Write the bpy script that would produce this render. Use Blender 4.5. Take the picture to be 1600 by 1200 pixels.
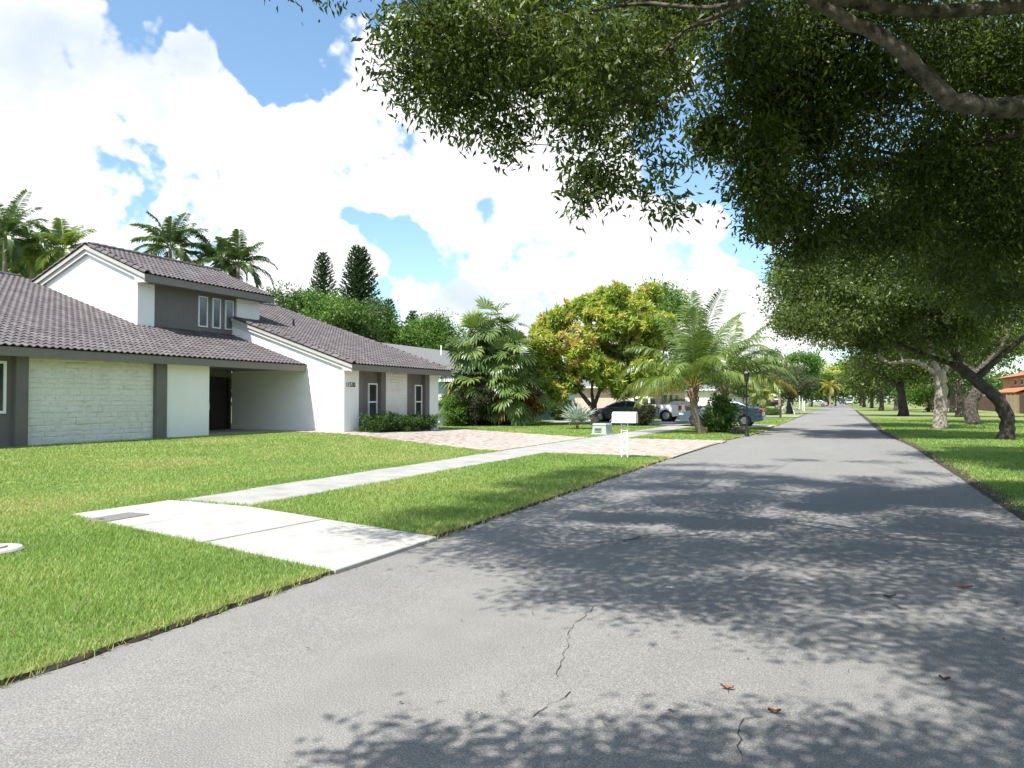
import bpy, bmesh, math, random
import numpy as np
from mathutils import Vector, Matrix

# ------------------------------------------------------------------ clear
for o in list(bpy.data.objects):
    bpy.data.objects.remove(o, do_unlink=True)
scene = bpy.context.scene
COL = scene.collection
R = math.radians

# ------------------------------------------------------------------ camera
FPX, VPX, VPY, EYE = 1150.0, 1316.0, 624.5, 1.6       # focal length / vanishing point in photo pixels, eye height
YAW = math.atan2(VPX - 800.0, FPX)
PITCH = math.atan2(VPY - 600.0, FPX)
cam = bpy.data.cameras.new('camera')
cam.sensor_width = 36.0
cam.lens = FPX / 1600.0 * 36.0
cam.clip_start = 0.05
cam.clip_end = 6000.0
camo = bpy.data.objects.new('camera', cam)
camo.location = (0, 0, EYE)
camo.rotation_euler = (R(90) + PITCH, 0, YAW)
COL.objects.link(camo)
scene.camera = camo

# ------------------------------------------------------------------ light
LDIR = Vector((0.17, 0.62, -1.0)).normalized()         # the way sunlight travels
SUN_EL = math.asin(-LDIR.z)
SUN_AZ = math.atan2(-LDIR.x, -LDIR.y)                  # compass from +Y, clockwise
sl = bpy.data.lights.new('sun', 'SUN')
sl.energy = 5.0
sl.angle = R(0.5)
sl.color = (1.0, 0.955, 0.88)
so = bpy.data.objects.new('sun', sl)
so.rotation_euler = LDIR.to_track_quat('-Z', 'Y').to_euler()
so.location = (-10, -30, 60)
COL.objects.link(so)

scene.view_settings.view_transform = 'Standard'
scene.view_settings.look = 'None'
scene.view_settings.gamma = 1.0
scene.view_settings.use_curve_mapping = False
scene.view_settings.exposure = 0.80

# ------------------------------------------------------------------ picture geometry helpers
cY, sY, cP, sP = math.cos(YAW), math.sin(YAW), math.cos(PITCH), math.sin(PITCH)
def ray(px, py):
    x = (px - 800.0) / FPX
    v = (600.0 - py) / FPX
    fwd = cP - v * sP
    up = sP + v * cP
    return Vector((x * cY - fwd * sY, x * sY + fwd * cY, up))
def at(px, py, d):
    r = ray(px, py)
    h = math.hypot(r.x * -sY + r.y * cY, 0)
    return Vector((0, 0, EYE)) + r * (d / h)
def gnd(px, py, z=0.0):
    r = ray(px, py)
    return Vector((0, 0, EYE)) + r * ((z - EYE) / r.z)
def y_at(px, X):
    t = (px - 800.0) / FPX
    return -X * (cY + t * sY) / (sY - t * cY)
def depth(x, y):
    return -x * sY + y * cY
def inframe(x, y, m=1.25):
    d = depth(x, y)
    return d > 1.0 and abs((x * cY + y * sY) / d) < 0.6957 * m

# ------------------------------------------------------------------ world: Nishita sky with cumulus clouds
world = bpy.data.worlds.new('World')
scene.world = world
world.use_nodes = True
wt = world.node_tree
wt.nodes.clear()
def WN(t, **k):
    n = wt.nodes.new(t)
    for a, b in k.items():
        setattr(n, a, b)
    return n
def wl(a, b):
    wt.links.new(a, b)
def wmath(op, a, b=None, clamp=False):
    n = WN('ShaderNodeMath', operation=op)
    n.use_clamp = clamp
    for i, s in enumerate((a, b)):
        if s is None: continue
        if isinstance(s, (int, float)): n.inputs[i].default_value = s
        else: wl(s, n.inputs[i])
    return n.outputs[0]
def wrange(v, a, b, c=0.0, d=1.0):
    n = WN('ShaderNodeMapRange', interpolation_type='SMOOTHSTEP')
    wl(v, n.inputs['Value'])
    for k, q in zip(('From Min', 'From Max', 'To Min', 'To Max'), (a, b, c, d)):
        n.inputs[k].default_value = q
    return n.outputs['Result']
out = WN('ShaderNodeOutputWorld')
sky = WN('ShaderNodeTexSky', sky_type='NISHITA', sun_disc=False)
sky.sun_elevation = SUN_EL
sky.sun_rotation = SUN_AZ
sky.altitude = 0
sky.air_density = 1.0
sky.dust_density = 1.0
sky.ozone_density = 1.0
bg_sky = WN('ShaderNodeBackground')
bg_sky.inputs['Strength'].default_value = 0.14
wb = WN('ShaderNodeMix', data_type='RGBA', blend_type='MULTIPLY')     # white balance of the picture
wb.inputs[0].default_value = 1.0
wb.inputs[7].default_value = (0.90, 1.03, 1.03, 1)
wl(sky.outputs[0], wb.inputs[6])
wl(wb.outputs[2], bg_sky.inputs['Color'])
tc = WN('ShaderNodeTexCoord')
dirv = tc.outputs['Generated']
def wnoise(vec, scale, detail, rough=0.55, off=0.0):
    n = WN('ShaderNodeTexNoise')
    n.inputs['Scale'].default_value = scale
    n.inputs['Detail'].default_value = detail
    n.inputs['Roughness'].default_value = rough
    m = WN('ShaderNodeMapping')
    m.inputs['Location'].default_value = (off, off * 0.7, off * 1.3)
    m.inputs['Scale'].default_value = (1, 1, 1.35)
    wl(vec, m.inputs['Vector'])
    wl(m.outputs[0], n.inputs['Vector'])
    return n.outputs['Fac']
edge = wnoise(dirv, 6.5, 5, 0.56, 3.1)
fine = wnoise(dirv, 17.0, 5, 0.6, 7.7)
vor = WN('ShaderNodeTexVoronoi', feature='F1')          # rounded cumulus billows
vor.inputs['Scale'].default_value = 15.0
vor.inputs['Detail'].default_value = 3.0
vor.inputs['Roughness'].default_value = 0.6
wl(dirv, vor.inputs['Vector'])
big = wnoise(dirv, 2.2, 4, 0.5, 1.3)
def wwarp(vec, scale, detail, amp, off):
    n = WN('ShaderNodeTexNoise')
    n.inputs['Scale'].default_value = scale; n.inputs['Detail'].default_value = detail; n.inputs['Roughness'].default_value = 0.55
    m = WN('ShaderNodeMapping'); m.inputs['Location'].default_value = (off, off * 1.7, -off)
    wl(dirv, m.inputs['Vector']); wl(m.outputs[0], n.inputs['Vector'])
    s = WN('ShaderNodeVectorMath', operation='SUBTRACT'); wl(n.outputs['Color'], s.inputs[0]); s.inputs[1].default_value = (.5, .5, .5)
    k = WN('ShaderNodeVectorMath', operation='SCALE'); wl(s.outputs[0], k.inputs[0]); k.inputs['Scale'].default_value = amp
    d = WN('ShaderNodeVectorMath', operation='ADD'); wl(vec, d.inputs[0]); wl(k.outputs[0], d.inputs[1])
    return d.outputs[0]
warped = wwarp(wwarp(dirv, 5.0, 3, 0.22, 2.0), 16.0, 3, 0.085, 9.0)
wn_ = WN('ShaderNodeVectorMath', operation='NORMALIZE'); wl(warped, wn_.inputs[0]); warped = wn_.outputs[0]
def blob(px, py, r, soft=0.30):
    dv = ray(px, py).normalized()
    n = WN('ShaderNodeVectorMath', operation='DOT_PRODUCT')
    wl(warped, n.inputs[0])
    n.inputs[1].default_value = dv
    a = r / FPX
    return wrange(n.outputs['Value'], math.cos(a * (1 + soft)), math.cos(a * max(0.05, 1 - soft)))
banks = [(-40, 90, 190), (70, 190, 150), (190, 190, 105), (255, 130, 62), (345, 190, 88), (420, 255, 90), (545, 200, 72), (600, 150, 70),
         (690, 230, 190), (520, 330, 150), (880, 330, 250), (1010, 290, 90), (1120, 395, 80), (1010, 420, 110),
         (330, 390, 150), (60, 420, 150), (180, 360, 60), (450, 440, 100), (740, 440, 120), (1290, 430, 120), (1150, 520, 100)]
dens = None
for b in banks:
    v = blob(*b)
    dens = v if dens is None else wmath('MAXIMUM', dens, v)
for (px, py, r, s) in [(188, 275, 17, .28), (600, 392, 36, .52), (690, 335, 22, .12), (1180, 383, 30, .6), (660, 400, 34, .3), (560, 355, 20, .25), (222, 300, 18, .25), (1115, 215, 62, .9), (1148, 285, 32, .8)]:
    dens = wmath('SUBTRACT', dens, wmath('MULTIPLY', blob(px, py, r * 1.1, 0.95), s))
# the rest of the dome: scattered cumulus of the same kind
gen = wrange(big, 0.44, 0.60)
vd = ray(640, 330).normalized()
vdot = WN('ShaderNodeVectorMath', operation='DOT_PRODUCT')
wl(dirv, vdot.inputs[0]); vdot.inputs[1].default_value = vd
away = wrange(vdot.outputs['Value'], math.cos(R(62)), math.cos(R(42)), 1.0, 0.0)
dens = wmath('MAXIMUM', dens, wmath('MULTIPLY', gen, away))
dens = wmath('ADD', dens, wmath('MULTIPLY', wmath('SUBTRACT', edge, 0.5), 1.1))
dens = wmath('ADD', dens, wmath('MULTIPLY', wmath('SUBTRACT', fine, 0.5), 0.5))
dens = wmath('ADD', dens, wmath('MULTIPLY', wmath('SUBTRACT', 0.80, vor.outputs['Distance']), 0.55))
cmask = wrange(dens, 0.40, 0.68)
# cloud brightness: sunlit tops, soft grey-blue bellies
shade = wrange(wmath('ADD', wnoise(dirv, 4.2, 6, 0.5, 11.0), wmath('MULTIPLY', dens, 0.03)), 0.49, 0.74)
ccol = WN('ShaderNodeMix', data_type='RGBA')
wl(shade, ccol.inputs[0])
ccol.inputs[6].default_value = (0.99, 1.0, 1.0, 1)
ccol.inputs[7].default_value = (0.62, 0.70, 0.80, 1)
bg_cl = WN('ShaderNodeBackground')
bg_cl.inputs['Strength'].default_value = 0.72
wl(ccol.outputs[2], bg_cl.inputs['Color'])
mixs = WN('ShaderNodeMixShader')
wl(cmask, mixs.inputs[0]); wl(bg_sky.outputs[0], mixs.inputs[1]); wl(bg_cl.outputs[0], mixs.inputs[2])
wl(mixs.outputs[0], out.inputs['Surface'])

# ------------------------------------------------------------------ materials
MATS = {}
def newmat(name):
    m = bpy.data.materials.new(name)
    m.use_nodes = True
    nt = m.node_tree
    b = nt.nodes['Principled BSDF']
    MATS[name] = m
    return m, nt, b
def nd(nt, t, **k):
    n = nt.nodes.new(t)
    for a, b in k.items(): setattr(n, a, b)
    return n
def noise_node(nt, scale, detail=4, rough=0.55, coord='Object', stretch=None):
    c = nd(nt, 'ShaderNodeTexCoord')
    n = nd(nt, 'ShaderNodeTexNoise')
    n.inputs['Scale'].default_value = scale
    n.inputs['Detail'].default_value = detail
    n.inputs['Roughness'].default_value = rough
    if coord == 'World':
        g = nd(nt, 'ShaderNodeNewGeometry'); src = g.outputs['Position']
    else:
        src = c.outputs[coord]
    if stretch:
        mp = nd(nt, 'ShaderNodeMapping'); mp.inputs['Scale'].default_value = stretch
        nt.links.new(src, mp.inputs['Vector']); src = mp.outputs[0]
    nt.links.new(src, n.inputs['Vector'])
    return n.outputs['Fac']
def ramp(nt, fac, stops):
    r = nd(nt, 'ShaderNodeValToRGB')
    e = r.color_ramp.elements
    while len(e) < len(stops): e.new(0.5)
    for el, (p, c) in zip(e, stops):
        el.position = p
        el.color = (c[0], c[1], c[2], 1)
    nt.links.new(fac, r.inputs[0])
    return r.outputs[0]
def mulc(nt, a, b, fac=1.0, mode='MULTIPLY'):
    m = nd(nt, 'ShaderNodeMix', data_type='RGBA', blend_type=mode)
    m.inputs[0].default_value = fac
    nt.links.new(a, m.inputs[6]); nt.links.new(b, m.inputs[7])
    return m.outputs[2]
def bump(nt, b, h, strength=0.3, dist=0.01):
    n = nd(nt, 'ShaderNodeBump')
    n.inputs['Strength'].default_value = strength
    n.inputs['Distance'].default_value = dist
    nt.links.new(h, n.inputs['Height']); nt.links.new(n.outputs[0], b.inputs['Normal'])
def plain(name, col, rough=0.7, var=0.15, scale=6.0, metal=0.0, spec=0.4, bmp=0.0, bscale=60.0, coord='World', stretch=None):
    m, nt, b = newmat(name)
    lo = [c * (1 - var) for c in col]; hi = [min(1, c * (1 + var)) for c in col]
    f = noise_node(nt, scale, 5, 0.6, coord, stretch)
    nt.links.new(ramp(nt, f, [(0.3, lo), (0.7, hi)]), b.inputs['Base Color'])
    b.inputs['Roughness'].default_value = rough
    b.inputs['Metallic'].default_value = metal
    b.inputs['Specular IOR Level'].default_value = spec
    if bmp:
        bump(nt, b, noise_node(nt, bscale, 5, 0.7, coord), bmp, 0.035 if 'bark' in name else 0.01)
    return m
def leafmat(name, stops, trans=0.28, rough=0.55, spec=0.3, tint=(1.25, 1.35, 0.6)):
    m, nt, b = newmat(name)
    a = nd(nt, 'ShaderNodeAttribute'); a.attribute_name = 'var'
    oi = nd(nt, 'ShaderNodeObjectInfo')
    c = ramp(nt, a.outputs['Fac'], stops)
    nt.links.new(c, b.inputs['Base Color'])
    b.inputs['Roughness'].default_value = rough
    b.inputs['Specular IOR Level'].default_value = spec
    t = nd(nt, 'ShaderNodeBsdfTranslucent')
    mm = nd(nt, 'ShaderNodeMix', data_type='RGBA', blend_type='MULTIPLY')
    mm.inputs[0].default_value = 1.0
    nt.links.new(c, mm.inputs[6]); mm.inputs[7].default_value = (*tint, 1)
    mm.clamp_result = False
    nt.links.new(mm.outputs[2], t.inputs['Color'])
    mx = nd(nt, 'ShaderNodeMixShader'); mx.inputs[0].default_value = min(.45, trans * 1.3)
    nt.links.new(b.outputs[0], mx.inputs[1]); nt.links.new(t.outputs[0], mx.inputs[2])
    nt.links.new(mx.outputs[0], nt.nodes['Material Output'].inputs['Surface'])
    return m

M = MATS
# asphalt
m, nt, b = newmat('asphalt')
sp = noise_node(nt, 115, 4, 0.75, 'World')
md = noise_node(nt, 2.3, 6, 0.6, 'World')
lg = noise_node(nt, 0.55, 4, 0.6, 'World', (1, 0.25, 1))
c1 = ramp(nt, sp, [(0.28, (0.075, 0.075, 0.075)), (0.52, (0.215, 0.212, 0.205)), (0.74, (0.46, 0.45, 0.435))])
c2 = ramp(nt, md, [(0.3, (0.93, 0.93, 0.93)), (0.7, (1.06, 1.055, 1.045))])
c3 = ramp(nt, lg, [(0.3, (0.92, 0.92, 0.925)), (0.7, (1.06, 1.055, 1.045))])
nt.links.new(mulc(nt, mulc(nt, c1, c2), c3), b.inputs['Base Color'])
b.inputs['Roughness'].default_value = 0.85
b.inputs['Specular IOR Level'].default_value = 0.25
bump(nt, b, sp, 0.5, 0.006)
plain('crack', (0.03, 0.029, 0.027), 0.95, 0.3, 20)
plain('soil', (0.055, 0.042, 0.030), 0.95, 0.45, 9, bmp=0.6, bscale=45)
# concrete
m, nt, b = newmat('concrete')
f1 = noise_node(nt, 1.6, 6, 0.65, 'World'); f2 = noise_node(nt, 70, 3, 0.6, 'World')
nt.links.new(mulc(nt, ramp(nt, f1, [(0.28, (0.24, 0.232, 0.215)), (0.5, (0.33, 0.325, 0.305)), (0.72, (0.39, 0.38, 0.36))]),
                  ramp(nt, f2, [(0.3, (0.86, 0.86, 0.85)), (0.7, (1.05, 1.05, 1.05))])), b.inputs['Base Color'])
b.inputs['Roughness'].default_value = 0.9
bump(nt, b, f2, 0.25, 0.004)
plain('concrete_fresh', (0.375, 0.365, 0.345), 0.9, 0.16, 1.8, bmp=0.2, bscale=70)
plain('concrete_old', (0.33, 0.315, 0.29), 0.9, 0.25, 1.2, bmp=0.2, bscale=50)
# pavers, colour by 'var'
m, nt, b = newmat('paver')
a = nd(nt, 'ShaderNodeAttribute'); a.attribute_name = 'var'
c1 = ramp(nt, a.outputs['Fac'], [(0.0, (0.32, 0.25, 0.21)), (0.3, (0.39, 0.33, 0.29)), (0.55, (0.44, 0.39, 0.345)), (0.8, (0.33, 0.285, 0.255)), (1.0, (0.45, 0.37, 0.305))])
c2 = ramp(nt, noise_node(nt, 40, 4, 0.6, 'World'), [(0.3, (0.82, 0.82, 0.82)), (0.7, (1.08, 1.08, 1.08))])
nt.links.new(mulc(nt, c1, c2), b.inputs['Base Color'])
b.inputs['Roughness'].default_value = 0.9
plain('sand', (0.30, 0.26, 0.21), 0.95, 0.2, 8)
# grass ground and blades
m, nt, b = newmat('turf_soil')
f1 = noise_node(nt, 0.9, 5, 0.6, 'World'); f2 = noise_node(nt, 24, 4, 0.7, 'World')
nt.links.new(mulc(nt, ramp(nt, f1, [(0.3, (0.165, 0.21, 0.062)), (0.7, (0.24, 0.275, 0.095))]),
                  ramp(nt, f2, [(0.3, (0.55, 0.58, 0.5)), (0.7, (1.2, 1.2, 1.1))])), b.inputs['Base Color'])
b.inputs['Roughness'].default_value = 0.95
bump(nt, b, f2, 0.9, 0.03)
leafmat('grass_blade', [(0.0, (0.115, 0.215, 0.05)), (0.35, (0.215, 0.335, 0.085)), (0.6, (0.315, 0.405, 0.125)), (0.8, (0.40, 0.40, 0.16)), (1.0, (0.44, 0.36, 0.21))],
        0.30, 0.5, 0.3, (1.15, 1.25, 0.6))
# foliage
leafmat('oak_leaf', [(0.0, (0.036, 0.062, 0.014)), (0.5, (0.088, 0.130, 0.027)), (0.85, (0.163, 0.208, 0.046)), (1.0, (0.234, 0.247, 0.065))], 0.32, 0.42, 0.45)
leafmat('green_leaf', [(0.0, (0.040, 0.081, 0.021)), (0.5, (0.081, 0.149, 0.034)), (1.0, (0.161, 0.236, 0.057))], 0.28, 0.5)
leafmat('bright_leaf', [(0.0, (0.052, 0.121, 0.023)), (0.5, (0.115, 0.213, 0.040)), (1.0, (0.207, 0.299, 0.069))], 0.3, 0.5)
leafmat('grey_leaf', [(0.0, (0.06, 0.085, 0.04)), (0.5, (0.10, 0.13, 0.065)), (1.0, (0.15, 0.175, 0.095))], 0.25, 0.6)
leafmat('mango_leaf', [(0.0, (0.130, 0.221, 0.046)), (0.35, (0.286, 0.390, 0.072)), (0.62, (0.468, 0.507, 0.098)), (0.8, (0.520, 0.468, 0.130)), (0.9, (0.550, 0.416, 0.169)), (1.0, (0.550, 0.351, 0.156))], 0.28, 0.42, 0.4)
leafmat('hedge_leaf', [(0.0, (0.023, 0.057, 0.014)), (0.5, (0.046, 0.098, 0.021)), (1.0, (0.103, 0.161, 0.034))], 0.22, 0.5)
leafmat('croton_leaf', [(0.0, (0.06, 0.035, 0.012)), (0.5, (0.19, 0.07, 0.025)), (1.0, (0.36, 0.17, 0.05))], 0.25, 0.45)
leafmat('variegated_leaf', [(0.0, (0.03, 0.06, 0.018)), (0.5, (0.08, 0.13, 0.03)), (1.0, (0.28, 0.30, 0.14))], 0.25, 0.5)
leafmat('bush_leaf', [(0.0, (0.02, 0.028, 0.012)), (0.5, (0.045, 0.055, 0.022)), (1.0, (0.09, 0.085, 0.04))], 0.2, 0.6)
leafmat('palm_leaf', [(0.0, (0.075, 0.125, 0.037)), (0.5, (0.169, 0.237, 0.062)), (0.8, (0.300, 0.338, 0.081)), (1.0, (0.450, 0.375, 0.088))], 0.28, 0.32, 0.55)
leafmat('palm_leaf_yellow', [(0.0, (0.14, 0.16, 0.03)), (0.5, (0.30, 0.26, 0.05)), (1.0, (0.45, 0.33, 0.06))], 0.3, 0.4, 0.4)
leafmat('feather_leaf', [(0.0, (0.034, 0.069, 0.023)), (0.5, (0.075, 0.121, 0.037)), (1.0, (0.172, 0.218, 0.069))], 0.25, 0.32, 0.55)
leafmat('fan_leaf', [(0.0, (0.063, 0.115, 0.034)), (0.5, (0.138, 0.207, 0.057)), (1.0, (0.265, 0.322, 0.103))], 0.22, 0.35, 0.5)
leafmat('fan_leaf_dry', [(0.0, (0.15, 0.12, 0.05)), (0.5, (0.30, 0.235, 0.10)), (1.0, (0.40, 0.31, 0.15))], 0.25, 0.6)
leafmat('silver_leaf', [(0.0, (0.20, 0.27, 0.22)), (0.5, (0.30, 0.37, 0.31)), (1.0, (0.42, 0.47, 0.41))], 0.2, 0.5, 0.3, (1, 1.1, .9))
leafmat('pine_leaf', [(0.0, (0.02, 0.042, 0.018)), (0.5, (0.045, 0.08, 0.03)), (1.0, (0.09, 0.13, 0.05))], 0.15, 0.6)
plain('bark', (0.085, 0.072, 0.06), 0.9, 0.95, 9, bmp=0.7, bscale=22)
leafmat('litter_leaf', [(0.0, (0.03, 0.022, 0.016)), (0.5, (0.085, 0.05, 0.03)), (0.85, (0.17, 0.09, 0.045)), (1.0, (0.26, 0.15, 0.07))], 0.05, 0.8)
plain('bark_pale', (0.31, 0.265, 0.22), 0.9, 0.45, 3.0, bmp=0.7, bscale=20)
plain('bark_dark', (0.045, 0.038, 0.032), 0.9, 0.5, 5, bmp=0.7, bscale=20)
plain('palm_bark', (0.26, 0.20, 0.155), 0.9, 0.4, 7, bmp=0.7, bscale=16, stretch=(1, 1, 4))
plain('palm_boot', (0.19, 0.105, 0.06), 0.9, 0.5, 9, bmp=0.6, bscale=30)
plain('frond_stem', (0.22, 0.22, 0.06), 0.6, 0.2, 8)
plain('dry_leaf', (0.13, 0.05, 0.03), 0.8, 0.3, 40)
plain('dry_leaf_orange', (0.25, 0.11, 0.055), 0.8, 0.3, 40)
# house
plain('stucco_white', (0.85, 0.845, 0.83), 0.85, 0.03, 1.2, bmp=0.15, bscale=90)
plain('stucco_grey', (0.160, 0.151, 0.139), 0.85, 0.08, 1.5, bmp=0.15, bscale=90)
m, nt, b = newmat('painted_stone')
f1 = noise_node(nt, 1.3, 6, 0.65, 'World'); f2 = noise_node(nt, 30, 5, 0.65, 'World'); f3 = noise_node(nt, 5, 5, 0.7, 'World', (1, 1, 2.5))
sc_ = mulc(nt, ramp(nt, f1, [(0.3, (0.68, 0.665, 0.61)), (0.7, (0.80, 0.785, 0.73))]), ramp(nt, f3, [(0.30, (0.74, 0.72, 0.66)), (0.46, (1, 1, 1)), (1.0, (1.05, 1.05, 1.05))]))
nt.links.new(sc_, b.inputs['Base Color'])
b.inputs['Roughness'].default_value = 0.9
bump(nt, b, f2, 0.7, 0.02)
plain('fascia', (0.195, 0.181, 0.160), 0.7, 0.06, 2.0)
plain('fascia_light', (0.58, 0.56, 0.52), 0.75, 0.06, 2.0)
plain('rake_trim', (0.42, 0.405, 0.375), 0.75, 0.06, 2.0)
m, nt, b = newmat('roof_tile')
oi = nd(nt, 'ShaderNodeAttribute'); oi.attribute_name = 'var'
ob = nd(nt, 'ShaderNodeObjectInfo')
sm = nd(nt, 'ShaderNodeMath', operation='ADD'); nt.links.new(oi.outputs['Fac'], sm.inputs[0])
nt.links.new(ob.outputs['Random'], sm.inputs[1])
fr = nd(nt, 'ShaderNodeMath', operation='FRACT'); nt.links.new(sm.outputs[0], fr.inputs[0])
c1 = ramp(nt, fr.outputs[0], [(0.0, (0.065, 0.055, 0.058)), (0.6, (0.096, 0.083, 0.087)), (1.0, (0.13, 0.114, 0.117))])
c2 = ramp(nt, noise_node(nt, 12, 5, 0.6, 'World'), [(0.3, (0.82, 0.82, 0.82)), (0.7, (1.15, 1.12, 1.1))])
nt.links.new(mulc(nt, c1, c2), b.inputs['Base Color'])
b.inputs['Roughness'].default_value = 0.62
plain('roof_deck', (0.04, 0.035, 0.035), 0.9, 0.2, 4)
plain('door_black', (0.018, 0.016, 0.016), 0.5, 0.2, 4)
plain('white_paint', (0.80, 0.80, 0.79), 0.5, 0.03, 3)
plain('number_metal', (0.05, 0.045, 0.04), 0.5, 0.1, 9)
def glassy(name, col, rough=0.06, spec=0.9):
    m, nt, b = newmat(name)
    nt.links.new(ramp(nt, noise_node(nt, 1.5, 2, 0.5, 'World'), [(0.3, [c * .8 for c in col]), (0.7, [c * 1.2 for c in col])]), b.inputs['Base Color'])
    b.inputs['Roughness'].default_value = rough
    b.inputs['Specular IOR Level'].default_value = spec
    return m
glassy('window_glass', (0.030, 0.034, 0.038))
glassy('window_glass_pale', (0.115, 0.14, 0.145), 0.1)
glassy('car_glass', (0.02, 0.025, 0.03), 0.04)
plain('shingle_grey', (0.17, 0.17, 0.165), 0.9, 0.22, 5, stretch=(1, 1, 6))
plain('wall_blue', (0.50, 0.62, 0.70), 0.85, 0.05, 1.5)
plain('wall_pale_blue', (0.70, 0.77, 0.80), 0.85, 0.05, 1.5)
plain('wall_peach', (0.58, 0.42, 0.36), 0.85, 0.06, 1.5)
plain('wall_cream', (0.62, 0.58, 0.50), 0.85, 0.06, 1.5)
plain('wall_orange', (0.52, 0.25, 0.14), 0.85, 0.06, 1.5)
plain('terracotta', (0.40, 0.16, 0.09), 0.85, 0.25, 3)
plain('fence_brown', (0.105, 0.062, 0.048), 0.85, 0.3, 3, stretch=(3, 3, .5))
plain('fence_tan', (0.36, 0.28, 0.185), 0.85, 0.2, 3, stretch=(3, 3, .5))
plain('black_metal', (0.012, 0.012, 0.013), 0.45, 0.1, 8)
plain('box_green', (0.33, 0.39, 0.34), 0.6, 0.06, 4)
plain('rubber', (0.018, 0.018, 0.018), 0.85, 0.2, 12)
plain('alloy', (0.55, 0.56, 0.57), 0.3, 0.05, 8, metal=0.8)
plain('dark_plastic', (0.02, 0.02, 0.022), 0.6, 0.1, 8)
plain('tail_red', (0.42, 0.02, 0.02), 0.25, 0.1, 9)
plain('lamp_clear', (0.6, 0.62, 0.63), 0.15, 0.05, 9)
plain('plate', (0.62, 0.63, 0.6), 0.5, 0.08, 40)
plain('cover_iron', (0.17, 0.165, 0.155), 0.8, 0.2, 25, bmp=0.4, bscale=60)
def paint(name, col, metal=0.3):
    m, nt, b = newmat(name)
    nt.links.new(ramp(nt, noise_node(nt, 3, 3, 0.5), [(0.3, [c * .93 for c in col]), (0.7, [min(1, c * 1.05) for c in col])]), b.inputs['Base Color'])
    b.inputs['Roughness'].default_value = 0.32
    b.inputs['Metallic'].default_value = metal
    b.inputs['Coat Weight'].default_value = 0.8
    b.inputs['Coat Roughness'].default_value = 0.06
    return m
paint('paint_navy', (0.085, 0.10, 0.135), 0.5)
paint('paint_white', (0.78, 0.78, 0.77), 0.0)
paint('paint_blue', (0.075, 0.11, 0.155))
paint('paint_black', (0.012, 0.012, 0.014))
paint('paint_silver', (0.42, 0.43, 0.44))

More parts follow.
